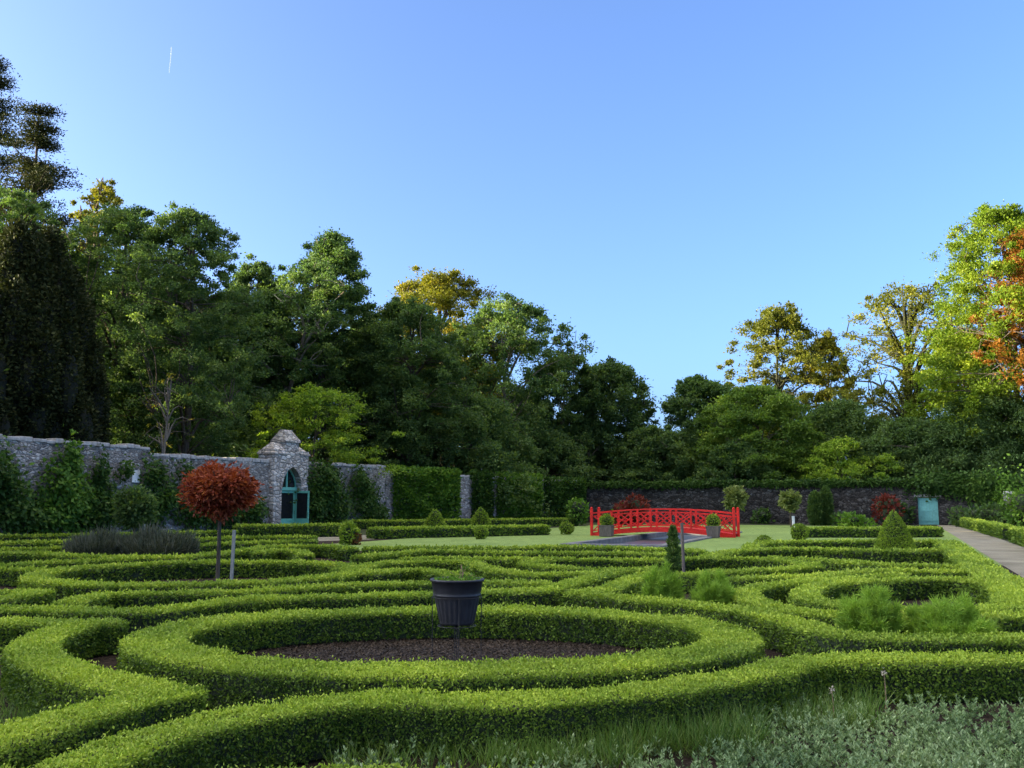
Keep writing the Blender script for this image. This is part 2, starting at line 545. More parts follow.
def ground_mats():
    m, nt, out = new_mat('soil')
    n1 = noise(nt, 1.3, 6); n2 = noise(nt, 14, 9, rough=0.8)
    c = ramp(nt, n2, [(0.36, (0.014, 0.010, 0.007)), (0.52, (0.036, 0.026, 0.019)), (0.66, (0.09, 0.07, 0.055))])
    c = mixc(nt, 1.0, c, ramp(nt, n1, [(0.3, (0.65, 0.65, 0.65)), (0.7, (1.25, 1.2, 1.15))]), 'MULTIPLY')
    principled(nt, out, c, 0.95, n2, 0.05, 1.0, 0.1)
    M['soil'] = m
    m, nt, out = new_mat('lawn')
    n1 = noise(nt, 0.5, 5); n2 = noise(nt, 60, 6)
    c = ramp(nt, n1, [(0.3, (0.16, 0.24, 0.075)), (0.7, (0.23, 0.32, 0.105))])
    c = mixc(nt, 1.0, c, ramp(nt, n2, [(0.3, (0.55, 0.6, 0.5)), (0.7, (1.35, 1.3, 1.2))]), 'MULTIPLY')
    c = mixc(nt, 1.0, c, ramp(nt, noise(nt, 3.5, 7, rough=0.7), [(0.34, (0.72, 0.76, 0.66)), (0.66, (1.18, 1.14, 1.1))]), 'MULTIPLY')
    principled(nt, out, c, 0.9, n2, 0.03, 0.8, 0.15)
    M['lawn'] = m
    m, nt, out = new_mat('gravel')
    n1 = noise(nt, 0.7, 5); n2 = noise(nt, 70, 6, rough=0.7)
    c = ramp(nt, n2, [(0.3, (0.135, 0.127, 0.098)), (0.7, (0.31, 0.29, 0.225))])
    c = mixc(nt, 1.0, c, ramp(nt, n1, [(0.32, (0.7, 0.7, 0.68)), (0.68, (1.2, 1.18, 1.16))]), 'MULTIPLY')
    principled(nt, out, c, 0.95, n2, 0.02, 0.8, 0.1)
    M['gravel'] = m
    m, nt, out = new_mat('pond_water')
    n1 = noise(nt, 5.0, 3, stretch=(1, 1, 1))
    principled(nt, out, (0.05, 0.055, 0.06), 0.32, n1, 0.05, 0.6, 0.5)
    M['water'] = m
    m, nt, out = new_mat('woodland_floor')
    n1 = noise(nt, 0.8, 6)
    c = ramp(nt, n1, [(0.3, (0.02, 0.028, 0.012)), (0.7, (0.05, 0.06, 0.025))])
    principled(nt, out, c, 0.95, n1, 0.1, 0.7, 0.1)
    M['floor'] = m


ground_mats()

# ------------------------------------------------------------------ ground, in the garden's own axes
GA = R_(22.5)
E1 = np.array([math.sin(GA), math.cos(GA), 0.0])     # away along the walls
E2 = np.array([math.cos(GA), -math.sin(GA), 0.0])    # across the garden, to the right


def gxy(p):
    return float(np.dot(p, E2)), float(np.dot(p, E1))


def gpos(u, v, z=0.0):
    return E2 * u + E1 * v + np.array([0, 0, z])


uL = gxy(on_z(587, 543))[0] + 0.15
uR = gxy(on_z(668, 544))[0] + 0.15
v_mid = gxy(on_z(664, 536.3))[1]
POND_V0, POND_V1 = v_mid - 11.5, v_mid + 7.0


def holed_sheet(mb, us, vs, z):
    for i in range(len(us) - 1):
        for j in range(len(vs) - 1):
            if us[i] == uL and vs[j] == POND_V0:
                continue
            V = [gpos(us[i], vs[j], z), gpos(us[i + 1], vs[j], z), gpos(us[i + 1], vs[j + 1], z), gpos(us[i], vs[j + 1], z)]
            mb.add(V, np.array([[0, 1, 2, 3]]))


mb = MB(); holed_sheet(mb, [-1500, uL, uR, 1500], [-1500, POND_V0, POND_V1, 1500], 0.0)
tag(mb.build('ground', M['floor']), kind='structure')


def sheet(name, mat, poly, z):
    mb = MB()
    mb.add([(p[0], p[1], z) for p in poly], [list(range(len(poly)))])
    return tag(mb.build(name, mat), kind='structure')


# bare soil under the whole parterre
sheet('soil', M['soil'], [gpos(-26, -12), gpos(9.6, -12), gpos(9.6, 29), gpos(-26, 40)], 0.004)
mb = MB()
holed_sheet(mb, [-22.0, uL, uR, 3.85], [29.0, POND_V0, POND_V1, 74.0], 0.008)
tag(mb.build('lawn', M['lawn']), kind='structure')
# gravel path up the right side, and the short stretch by the left gate
pl0, pl1 = on_z(1024, 583), on_z(940, 526)
pr0, pr1 = on_z(1024, 544), on_z(956, 525.2)
u_pl = (gxy(pl0)[0] + gxy(pl1)[0]) / 2
u_pr = (gxy(pr0)[0] + gxy(pr1)[0]) / 2
sheet('path', M['gravel'], [gpos(u_pl, -14), gpos(u_pr, -14), gpos(u_pr, 79.5), gpos(u_pl, 79.5)], 0.012)
sheet('path', M['gravel'], [on_z(300, 537.5), on_z(310, 541.8), on_z(374, 539.6), on_z(374, 535.0)], 0.014)
# pond basin
mb = MB()
zb, zt = -0.75, 0.0
c4 = [(uL, POND_V0), (uR, POND_V0), (uR, POND_V1), (uL, POND_V1)]
for k in range(4):
    a, b = c4[k], c4[(k + 1) % 4]
    mb.add([gpos(*a, zb), gpos(*b, zb), gpos(*b, zt), gpos(*a, zt)], np.array([[0, 1, 2, 3]]))
mb.add([gpos(*c, zb) for c in c4], [[0, 1, 2, 3]])
cw = 0.42
for a, b in (((uL - cw, POND_V0 - cw), (uL, POND_V1 + cw)), ((uR, POND_V0 - cw), (uR + cw, POND_V1 + cw))):
    n = 14
    for k in range(n):
        v0 = a[1] + (b[1] - a[1]) * k / n + 0.008
        v1 = a[1] + (b[1] - a[1]) * (k + 1) / n - 0.008
        add_box(mb, gpos((a[0] + b[0]) / 2, (v0 + v1) / 2, 0.03 + 0.004 * math.sin(k * 2.1)), (cw, v1 - v0, 0.1), 0, 0.012, np.stack([E2, E1, [0, 0, 1]], axis=1))
for v0 in (POND_V0 - cw / 2, POND_V1 + cw / 2):
    add_box(mb, gpos((uL + uR) / 2, v0, 0.03), (uR - uL, cw, 0.1), 0, 0.012, np.stack([E2, E1, [0, 0, 1]], axis=1))
pond = tag(mb.build('pond_edge', M['coping']), 'grey stone kerb round the narrow pond under the red bridge', 'pond edge')
mb = MB()
mb.add([gpos(*c, -0.16) for c in c4], [[0, 1, 2, 3]])
tag(mb.build('water', M['water']), kind='structure')

# ------------------------------------------------------------------ walls
MZ = lambda ang: np.array([[math.cos(ang), -math.sin(ang), 0], [math.sin(ang), math.cos(ang), 0], [0, 0, 1.0]])


def make_wall(name, label, a, b, h0, h1, thick, mat, cap_mat, side=1, seed=3):
    """rubble wall from a to b (ground points) with an uneven stone coping; thickness goes to the far side"""
    a, b = np.asarray(a, float), np.asarray(b, float)
    L = np.linalg.norm(b - a)
    ang = math.atan2(b[1] - a[1], b[0] - a[0])
    root = empty(name, (a[0], a[1], 0), ang, label, 'wall')
    rg = np.random.default_rng(seed)
    n = max(4, int(L / 0.5))
    m = 10
    mb = MB()
    xs = np.linspace(0, L, n + 1)
    top = h0 + (h1 - h0) * xs / L - 0.16 + rg.normal(size=n + 1) * 0.015
    X, K = np.meshgrid(xs, np.linspace(0, 1, m + 1), indexing='ij')
    Z = K * top[:, None] - 0.1 * (1 - K)
    for sgn in (0, 1):
        Yv = np.where(sgn == 0, 0.0, side * thick) + (rg.normal(size=X.shape) * 0.018)
        V = np.stack([X, Yv, Z], axis=-1).reshape(-1, 3)
        i = np.arange(n)[:, None] * (m + 1); j = np.arange(m)[None, :]
        F = np.stack([i + j, i + m + 1 + j, i + m + 2 + j, i + j + 1], axis=-1).reshape(-1, 4)
        if (sgn == 0) != (side > 0):
            F = F[:, ::-1]
        mb.add(V, F, 0, 0.5, True)
    for xe, te in ((0, top[0]), (L, top[-1])):
        mb.add([(xe, 0, -0.1), (xe, side * thick, -0.1), (xe, side * thick, te), (xe, 0, te)], [[0, 1, 2, 3]])
    mb.build('masonry', mat, root)
    mb = MB()
    x = 0.0
    while x < L - 0.15:
        w = min(rg.uniform(0.25, 0.75), L - x)
        zz = np.interp(x + w / 2, xs, top)
        hh = rg.uniform(0.12, 0.24)
        add_box(mb, (x + w / 2, side * thick / 2 + rg.normal() * 0.02, zz + hh / 2 - 0.03), (w - 0.015, thick + 0.08, hh), 0, 0.03,
                MZ(rg.normal() * 0.03))
        x += w
    mb.build('coping', cap_mat, root)
    return root


WA = at_depth(-140, 503, 33.5); WA[2] = 0
W0 = np.array([-21.5, 39.0, 0.0])


def wall_pt(t, out=0.0, z=0.0):
    """a place along the left wall, out metres into the garden"""
    return W0 + E1 * t + E2 * out + np.array([0, 0, z])


def wall_t(px):
    k = (px - CX) / FPX
    return (k * W0[1] - W0[0]) / (E1[0] - k * E1[1])


t_step, t_g0, t_g1, t_end = wall_t(150), wall_t(270.5), wall_t(304.5), wall_t(386)
make_wall('stone_wall', 'tall grey rubble stone wall with higher coping at left end of garden', wall_pt(-26), wall_pt(t_step), 4.45, 4.56, 0.6, M['wall_stone'], M['cap_stone'], 1, 3)
make_wall('stone_wall', 'lower grey rubble stone wall between the wall step and arched gateway', wall_pt(t_step), wall_pt(t_g0), 4.22, 4.28, 0.58, M['wall_stone'], M['cap_stone'], 1, 4)
make_wall('stone_wall', 'grey rubble stone wall just right of the arched gateway', wall_pt(t_g1), wall_pt(t_end), 4.32, 4.42, 0.58, M['wall_stone'], M['cap_stone'], 1, 5)
IVA = wall_pt(t_end + 0.05)
CORNER = at_depth(584, 503, 84.0); CORNER[2] = 0
make_wall('stone_wall', 'ivy-clad stone wall running from the grey wall back to the corner', IVA, CORNER, 4.0, 3.7, 0.55, M['wall_stone'], M['cap_stone'], 1, 6)


def far_pt(s, out=0.0, z=0.0):
    return CORNER + E2 * s - E1 * out + np.array([0, 0, z])


def far_s(px):
    k = (px - CX) / FPX
    return (k * CORNER[1] - CORNER[0]) / (E2[0] - k * E2[1])


sd0, sd1 = far_s(914.5), far_s(934.5)
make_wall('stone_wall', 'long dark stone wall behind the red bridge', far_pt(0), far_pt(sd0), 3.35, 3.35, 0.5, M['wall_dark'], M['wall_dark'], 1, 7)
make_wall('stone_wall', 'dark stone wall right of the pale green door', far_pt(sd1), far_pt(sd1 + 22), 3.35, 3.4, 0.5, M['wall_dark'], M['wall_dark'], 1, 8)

# garden door in the far wall
dw = sd1 - sd0
root = empty('garden_door', far_pt((sd0 + sd1) / 2), -GA, 'pale green wooden door in the dark far wall at path end', 'door')
mb = MB()
for k in range(7):
    w = (dw - 0.12) / 7
    add_box(mb, (-(dw - 0.12) / 2 + w * (k + 0.5), 0.16, 1.05), (w - 0.008, 0.05, 2.05), 0, 0.006)
for z in (0.35, 1.1, 1.85):
    add_box(mb, (0, 0.118, z), (dw - 0.2, 0.03, 0.14), 0, 0.006)
mb.build('door_leaf', M['door_paint'], root)
mb = MB()
add_box(mb, (0, 0.2, 2.26), (dw + 0.5, 0.5, 0.2), 0, 0.02)
mb.build('lintel', M['cap_stone'], root)
mb = MB()
add_box(mb, (0, 0.25, 2.86), (dw - 0.01, 0.48, 1.0), 0, 0.01)
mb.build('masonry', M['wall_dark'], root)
mb = MB()
for sx in (-1, 1):
    add_box(mb, (sx * (dw / 2 - 0.035), 0.2, 1.08), (0.06, 0.12, 2.15), 0, 0.008)
mb.build('door_frame', M['door_paint'], root)
mb = MB()
add_tube(mb, [(dw * 0.28, 0.10, 1.0), (dw * 0.28, 0.06, 1.0), (dw * 0.28, 0.06, 1.14), (dw * 0.28, 0.10, 1.14)], 0.014, 6)
mb.build('handle', M['iron'], root)

# small stone pier at the right end of the border
root = make_wall('stone_pier', 'short grey stone pier beside the light shrub at right edge', at_depth(1004, 503, 60) * [1, 1, 0], at_depth(1016, 503, 59.7) * [1, 1, 0], 2.45, 2.5, 0.6, M['wall_stone'], M['cap_stone'], 1, 9)
root['category'] = 'pier'

# ------------------------------------------------------------------ gateway in the left wall (local x along the wall, y into the garden negative)
gw = t_g1 - t_g0
gc = wall_pt((t_g0 + t_g1) / 2)
ANG = math.atan2(E1[1], E1[0])
gate = empty('stone_gateway', gc, ANG, 'pale stone gateway with pitched cap and pointed arch in left wall', 'gateway')
# opening: pointed arch
ox0, ox1, spring, apex = -0.95, 1.0, 2.55, 3.9
om = (ox0 + ox1) / 2


def arch_pts(x0, x1, zs, za, n=10):
    """left springing, over the point, to the right springing"""
    w, h = (x1 - x0) / 2, za - zs
    m_ = (x0 + x1) / 2
    r = (w * w + h * h) / (2 * w)
    P = []
    a_end = math.atan2(h, r - w)
    for k in range(n + 1):
        a = a_end * k / n
        P.append((x0 + r - r * math.cos(a), zs + r * math.sin(a)))
    Q = [(2 * m_ - x, z) for x, z in reversed(P[:-1])]
    return P + Q


yf, yb = -0.35, 0.85
mb = MB()
ar = arch_pts(ox0, ox1, spring, apex)
hw = gw / 2
zbody = 4.9
# front and back face as quads between the arch and the outline
n = len(ar)
top_line = [(-hw + (2 * hw) * k / (n - 1), zbody) for k in range(n)]
for y, flip in ((yf, False), (yb, True)):
    V = [(x, y, z) for x, z in ar] + [(x, y, z) for x, z in top_line]
    F = [[k, k + 1, n + k + 1, n + k] for k in range(n - 1)]
    V += [(ox0, y, -0.1), (-hw, y, -0.1), (ox1, y, -0.1), (hw, y, -0.1)]
    F += [[2 * n + 1, 2 * n, 0, n], [2 * n + 2, 2 * n + 3, 2 * n - 1, n - 1]]
    mb.add(V, [f[::-1] for f in F] if flip else F)
rv = [(ox0, -0.1)] + ar + [(ox1, -0.1)]
V = [(x, yf, z) for x, z in rv] + [(x, yb, z) for x, z in rv]
k_ = len(rv)
mb.add(V, [[k, k_ + k, k_ + k + 1, k + 1] for k in range(k_ - 1)])
for x in (-hw, hw):
    mb.add([(x, yf, -0.1), (x, yb, -0.1), (x, yb, zbody), (x, yf, zbody)], [[0, 1, 2, 3]])
mb.add([(-hw, yf, zbody), (hw, yf, zbody), (hw, yb, zbody), (-hw, yb, zbody)], [[0, 1, 2, 3]])
mb.build('masonry', M['gate_stone'], gate)
# arch ring of dressed stones, proud of the face
mb = MB()
ring_o = arch_pts(ox0 - 0.22, ox1 + 0.22, spring, apex + 0.3)
for k in range(n - 1):
    g0, g1 = 0.03, 0.97
    A0, A1 = np.array(ar[k]), np.array(ar[k + 1])
    B0, B1 = np.array(ring_o[k]), np.array(ring_o[k + 1])
    q = [A0 + (A1 - A0) * g0, A0 + (A1 - A0) * g1, B0 + (B1 - B0) * g1, B0 + (B1 - B0) * g0]
    V = [(p[0], yf - 0.05, p[1]) for p in q] + [(p[0], yf + 0.02, p[1]) for p in q]
    mb.add(V, [[0, 1, 2, 3], [4, 7, 6, 5], [0, 4, 5, 1], [1, 5, 6, 2], [2, 6, 7, 3], [3, 7, 4, 0]])
mb.build('arch_ring', M['gate_stone'], gate)


def pitched_cap(mb, x0, x1, y0, y1, z0, z1, ridge0, ridge1, over=0.08):
    """stone roof hipped towards both ends: eaves rectangle at z0, ridge from ridge0 to ridge1 at z1"""
    x0 -= over; x1 += over; y0 -= over; y1 += over
    ym = (y0 + y1) / 2
    yt = 0.12
    V = [(x0, y0, z0), (x1, y0, z0), (x1, y1, z0), (x0, y1, z0),
         (x0, y0, z0 + 0.1), (x1, y0, z0 + 0.1), (x1, y1, z0 + 0.1), (x0, y1, z0 + 0.1),
         (ridge0, ym - yt, z1), (ridge1, ym - yt, z1), (ridge1, ym + yt, z1), (ridge0, ym + yt, z1)]
    F = [[3, 2, 1, 0], [0, 1, 5, 4], [1, 2, 6, 5], [2, 3, 7, 6], [3, 0, 4, 7],
         [4, 5, 9, 8], [5, 6, 10, 9], [6, 7, 11, 10], [7, 4, 8, 11], [8, 9, 10, 11]]
    mb.add(V, F)


mb = MB()
add_box(mb, (0.12, 0.25, 5.16), (1.36, 1.0, 0.56), 0, 0.02)
pitched_cap(mb, -0.56, 0.80, -0.25, 0.75, 5.42, 6.2, -0.30, 0.52)
mb.build('tower', M['gate_stone'], gate)
mb = MB()
pitched_cap(mb, -hw - 0.05, -0.60, yf, yb, 4.62, 5.35, -1.25, -0.72, 0.05)
mb.build('left_shoulder', M['gate_stone'], gate)
mb = MB()
pitched_cap(mb, 0.86, hw + 0.05, yf, yb, 4.64, 5.25, 0.92, 1.25, 0.05)
mb.build('right_shoulder', M['gate_stone'], gate)
# dim passage behind
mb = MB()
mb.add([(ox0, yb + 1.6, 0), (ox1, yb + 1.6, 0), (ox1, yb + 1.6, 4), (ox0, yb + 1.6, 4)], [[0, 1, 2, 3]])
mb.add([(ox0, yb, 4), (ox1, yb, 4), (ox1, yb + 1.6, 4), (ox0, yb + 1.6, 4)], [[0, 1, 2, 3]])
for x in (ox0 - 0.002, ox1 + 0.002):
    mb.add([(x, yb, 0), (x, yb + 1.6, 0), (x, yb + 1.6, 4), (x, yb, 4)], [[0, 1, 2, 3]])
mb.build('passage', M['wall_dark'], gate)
# teal frame: posts, transom, pointed head with mullion
fy = 0.05
mb = MB()
add_box(mb, (ox0 + 0.06, fy, 1.28), (0.12, 0.12, 2.56), 0, 0.01)
add_box(mb, (ox1 - 0.06, fy, 1.28), (0.12, 0.12, 2.56), 0, 0.01)
add_box(mb, ((ox0 + ox1) / 2, fy - 0.02, 2.56), (ox1 - ox0, 0.16, 0.2), 0, 0.01)
add_box(mb, (om, fy, 3.2), (0.12, 0.11, 1.2), 0, 0.01)
hd = arch_pts(ox0 + 0.05, ox1 - 0.05, spring, apex - 0.06)
for k in range(len(hd) - 1):
    add_bar(mb, (hd[k][0], fy, hd[k][1]), (hd[k + 1][0], fy, hd[k + 1][1]), 0.1, 0.1)
dframe = mb.build('door_frame', M['teal_paint'], gate)
mb = MB()
gp = arch_pts(ox0 + 0.08, ox1 - 0.08, spring + 0.05, apex - 0.1)
mb.add([(x, fy + 0.01, z) for x, z in gp], [list(range(len(gp)))])
mb.build('pane', M['glass'], dframe)


def door_leaf(hinge, ang, w, h, nm='door_leaf'):
    """glazed leaf: stiles, rails, kick panel; hinge at local x=0"""
    root_ = bpy.data.objects.new(nm, None)
    mb = MB()
    for x in (0.05, w - 0.05):
        add_box(mb, (x, 0, h / 2), (0.1, 0.055, h), 0, 0.006)
    add_box(mb, (w / 2, 0, h - 0.065), (w - 0.2, 0.053, 0.13), 0, 0.006)
    add_box(mb, (w / 2, 0, 0.62), (w - 0.2, 0.053, 0.14), 0, 0.006)
    add_box(mb, (w / 2, 0, 0.28), (w - 0.2, 0.035, 0.56), 0, 0.004)
    o = mb.build(nm, M['teal_paint'], gate)
    o.location = (hinge[0], hinge[1], 0.06)
    o.rotation_euler = (0, 0, ang)
    mb = MB()
    mb.add([(0.1, 0, 0.69), (w - 0.1, 0, 0.69), (w - 0.1, 0, h - 0.13), (0.1, 0, h - 0.13)], [[0, 1, 2, 3]])
    mb.build('pane', M['glass'], o)
    mb = MB()
    add_tube(mb, [(w - 0.05, -0.03, 1.0), (w - 0.05, -0.09, 1.0), (w - 0.16, -0.09, 1.0)], 0.012, 6)
    mb.build('handle', M['iron'], o)
    bpy.data.objects.remove(root_)
    return o


door_leaf((ox0 + 0.125, fy), 0.0, ox1 - ox0 - 0.25, 2.38)
door_leaf((ox1 - 0.09, fy - 0.08), R_(270), 1.0, 2.38)

# pale block fixed to the wall and white notice board
p = wall_pt(wall_t(136.5), 0.06)
mb = MB()
add_box(mb, (0, 0, 0), (0.5, 0.07, 0.6), 0, 0.01)
o = mb.build('wall_board', M['white'])
o.location = (p[0], p[1], 3.0); o.rotation_euler = (0, 0, ANG)
tag(o, 'small white board fixed on the stone wall left of red tree', 'board')

# ------------------------------------------------------------------ hedges
HEDGE_G = 'clipped box hedges of the parterre'
UPV = np.array([0, 0, 1.0])


def profile(w, h, r):
    P = [(-w / 2, 0.02, -1, 0)]
    P.append((-w / 2, h - r, -1, 0))
    for k in range(1, 5):
        a = math.pi - k * math.pi / 2 / 5
        P.append((-w / 2 + r + r * math.cos(a), h - r + r * math.sin(a), math.cos(a), math.sin(a)))
    P.append((-w / 2 + r, h, 0, 1))
    Q = [(-a, b, -c, d) for a, b, c, d in reversed(P)]
    return np.array(P + Q)


def sweep_hedge(mb, line, w, h, closed, rg, leafk=1.0, topbias=0.50, dens=1.0, rnd=0.035):
    w, h = w - 0.13, h - 0.035      # the shoots reach out to the nominal size
    """line: ground-plane points; body of twigs and a skin of leaves"""
    C = smooth_line(line, 0.12, closed)[:, :2]
    if closed:
        C = C[:-1]
        nxt, prv = np.roll(C, -1, 0), np.roll(C, 1, 0)
        T = unit(nxt - prv)
    else:
        T = unit(np.gradient(C, axis=0))
    N = np.stack([-T[:, 1], T[:, 0]], axis=1)
    m = len(C)
    # body
    pr = profile(w - 0.07, h - 0.04, rnd)
    kk = len(pr)
    V = np.empty((m, kk, 3))
    V[:, :, :2] = C[:, None, :] + N[:, None, :] * pr[None, :, 0, None]
    V[:, :, 2] = pr[None, :, 1]
    i = np.arange(m if closed else m - 1)[:, None]
    i2 = (i + 1) % m
    j = np.arange(kk - 1)[None, :]
    F = np.stack([i * kk + j, i2 * kk + j, i2 * kk + j + 1, i * kk + j + 1], axis=-1).reshape(-1, 4)
    mb.add(V.reshape(-1, 3), F, 1)
    if not closed:
        mb.add(V[0], [list(range(kk))], 1)
        mb.add(V[-1], [list(range(kk))[::-1]], 1)
    # leaves, finer where nearer
    pr = profile(w, h, rnd + 0.005)
    seg = np.linalg.norm(np.diff(pr[:, :2], axis=0), axis=1)
    cum = np.concatenate([[0], np.cumsum(seg)])
    per = cum[-1]
    ds = np.linalg.norm((np.roll(C, -1, 0) - C) if closed else np.diff(C, axis=0), axis=1)
    mid = C if closed else (C[:-1] + C[1:]) / 2
    D = np.maximum(np.linalg.norm(mid, axis=1), 4.5)
    ll = np.clip(0.0031 * D, 0.022, 0.14) * leafk
    cnt = ds * per * 6.2 * dens / ll ** 2
    cnt = np.floor(cnt + rg.random(len(cnt))).astype(int)
    idx = np.repeat(np.arange(len(cnt)), cnt)
    nn = len(idx)
    f = rg.random(nn)
    idx2 = (idx + 1) % m
    c2 = C[idx] * (1 - f[:, None]) + C[idx2] * f[:, None]
    n2 = unit(N[idx] * (1 - f[:, None]) + N[idx2] * f[:, None])
    q = rg.random(nn) * per
    o_ = np.interp(q, cum, pr[:, 0]); z_ = np.interp(q, cum, pr[:, 1])
    nx = np.interp(q, cum, pr[:, 2]); nz = np.interp(q, cum, pr[:, 3])
    P = np.column_stack([c2 + n2 * o_[:, None], z_])
    nor = np.column_stack([n2 * nx[:, None], nz])
    L = ll[idx]
    if not closed:   # end faces
        for e, s in ((0, -1), (m - 1, 1)):
            l_ = ll[0 if e == 0 else -1]
            k = int(w * h * 7.0 * dens / l_ ** 2)
            P = np.concatenate([P, np.column_stack([C[e] + N[e] * ((rg.random(k) - 0.5) * w)[:, None] + T[e] * s * 0.03, 0.02 + rg.random(k) * (h - 0.02)])])
            nor = np.concatenate([nor, np.column_stack([np.broadcast_to(T[e] * s, (k, 2)), np.full(k, 0.15)])])
            L = np.concatenate([L, np.full(k, l_)])
    nor = unit(nor)
    nn = len(P)
    keep = (wob(P, 5.0, 3.0) + 0.5 * wob(P, 17.0, 6.0) < 0.85) | (rg.random(nn) < 0.4)     # thin places show the twigs
    P, nor, L = P[keep], nor[keep], L[keep]
    nn = len(P)
    # soft lumps of growth, a few stray shoots
    bump = 0.014 * wob(P, 9.0, 1.0) + 0.014 * wob(P, 23.0, 4.0) + 0.018 * wob(P, 2.1, 2.0)
    stray = (rg.random(nn) < 0.07) * rg.random(nn) * 0.05
    depth = -rg.random(nn) ** 2 * 0.07
    P = P + nor * (bump + stray + depth)[:, None]
    P[:, 2] = np.maximum(P[:, 2], 0.01)
    A = 0.4 * nor + 0.7 * rg.normal(size=(nn, 3)) + np.array([0, 0, 0.4])
    L = L * rg.uniform(0.7, 1.3, nn)
    # young shoots on the clipped top; skylit top and shaded sides also tinted in
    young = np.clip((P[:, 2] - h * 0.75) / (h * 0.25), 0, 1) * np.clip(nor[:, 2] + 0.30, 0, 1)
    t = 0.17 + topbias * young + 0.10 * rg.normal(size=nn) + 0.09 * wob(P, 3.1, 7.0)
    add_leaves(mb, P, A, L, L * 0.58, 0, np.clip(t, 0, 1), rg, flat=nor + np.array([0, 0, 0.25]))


def hedge(label, lines, w=0.56, h=0.38, z=None, group=HEDGE_G, leaf='box_leaf', seed=0, world=False, name='box_hedge', **kw):
    """lines: (points in the photograph on the hedge's top, closed) turned into places on the ground"""
    rg = np.random.default_rng(100 + seed)
    mb = MB()
    for ln in lines:
        pts, closed = ln if isinstance(ln, tuple) else (ln, False)
        G = np.array(pts, float) if world else np.array([on_z(x, y, h)[:2] for x, y in pts])
        sweep_hedge(mb, G, w, h, closed, rg, **kw)
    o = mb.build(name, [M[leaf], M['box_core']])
    return tag(o, label, 'hedge', group)


def ellipse(cx, cy, rx, ry, n=26):
    return [(cx + rx * math.cos(a), cy + ry * math.sin(a)) for a in np.linspace(0, 2 * math.pi, n, endpoint=False)]


RING1 = (-0.69, 10.05, 2.96, 2.22)
RING2 = (at_depth(207, 500, 18.8)[0], 18.8, 3.0, 3.05)
S = 0


def H(label, *lines, **kw):
    global S
    S += 1
    return hedge(label, list(lines), seed=S, **kw)


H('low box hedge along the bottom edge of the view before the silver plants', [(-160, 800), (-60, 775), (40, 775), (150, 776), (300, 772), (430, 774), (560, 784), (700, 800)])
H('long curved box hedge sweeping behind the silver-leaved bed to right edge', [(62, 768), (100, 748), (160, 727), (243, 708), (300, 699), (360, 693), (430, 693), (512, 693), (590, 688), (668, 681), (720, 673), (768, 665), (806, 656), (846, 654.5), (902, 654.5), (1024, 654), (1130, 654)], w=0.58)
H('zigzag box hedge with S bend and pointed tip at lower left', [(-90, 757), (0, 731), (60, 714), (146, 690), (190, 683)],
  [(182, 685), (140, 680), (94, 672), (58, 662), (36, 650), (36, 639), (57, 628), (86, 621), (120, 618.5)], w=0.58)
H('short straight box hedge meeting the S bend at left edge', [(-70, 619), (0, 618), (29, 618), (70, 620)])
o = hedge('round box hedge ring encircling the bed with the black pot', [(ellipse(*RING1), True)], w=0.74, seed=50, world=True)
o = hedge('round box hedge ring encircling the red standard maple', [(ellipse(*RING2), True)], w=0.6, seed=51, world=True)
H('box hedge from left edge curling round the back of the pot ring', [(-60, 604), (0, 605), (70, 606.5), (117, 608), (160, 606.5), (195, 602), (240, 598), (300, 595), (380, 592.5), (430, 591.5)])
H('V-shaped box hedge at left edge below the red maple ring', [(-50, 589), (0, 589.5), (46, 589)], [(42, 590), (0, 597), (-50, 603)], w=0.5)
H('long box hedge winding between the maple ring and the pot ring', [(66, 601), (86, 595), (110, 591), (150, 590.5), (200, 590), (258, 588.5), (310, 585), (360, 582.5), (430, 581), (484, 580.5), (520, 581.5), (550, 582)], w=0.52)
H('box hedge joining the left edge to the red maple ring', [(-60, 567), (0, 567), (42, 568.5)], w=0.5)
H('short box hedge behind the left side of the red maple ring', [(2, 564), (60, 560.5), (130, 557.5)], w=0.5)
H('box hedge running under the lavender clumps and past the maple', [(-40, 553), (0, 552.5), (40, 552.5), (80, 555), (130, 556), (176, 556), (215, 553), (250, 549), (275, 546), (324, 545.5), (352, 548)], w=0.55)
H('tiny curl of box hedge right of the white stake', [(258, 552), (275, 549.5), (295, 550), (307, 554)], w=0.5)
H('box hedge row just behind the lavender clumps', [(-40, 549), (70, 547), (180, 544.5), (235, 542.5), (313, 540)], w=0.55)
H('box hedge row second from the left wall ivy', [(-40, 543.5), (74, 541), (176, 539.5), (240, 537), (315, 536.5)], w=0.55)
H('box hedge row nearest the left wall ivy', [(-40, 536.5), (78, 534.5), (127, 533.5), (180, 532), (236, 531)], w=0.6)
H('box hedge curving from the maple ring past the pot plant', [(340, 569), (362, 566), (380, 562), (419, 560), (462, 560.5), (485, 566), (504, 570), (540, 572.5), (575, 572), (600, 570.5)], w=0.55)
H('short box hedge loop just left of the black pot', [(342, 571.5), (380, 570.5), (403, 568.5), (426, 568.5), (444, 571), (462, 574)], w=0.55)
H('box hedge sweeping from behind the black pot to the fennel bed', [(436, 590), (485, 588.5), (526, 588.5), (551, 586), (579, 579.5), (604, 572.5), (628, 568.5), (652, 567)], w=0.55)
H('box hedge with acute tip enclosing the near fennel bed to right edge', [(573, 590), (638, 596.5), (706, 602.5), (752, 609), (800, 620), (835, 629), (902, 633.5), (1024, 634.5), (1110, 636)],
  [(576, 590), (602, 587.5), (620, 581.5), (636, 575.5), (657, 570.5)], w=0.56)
H('box hedge row bordering the lawn in front of the pond', [(364, 547.5), (440, 546.5), (500, 547), (560, 546), (610, 546.5), (667, 549), (702, 550.5)], w=0.6)
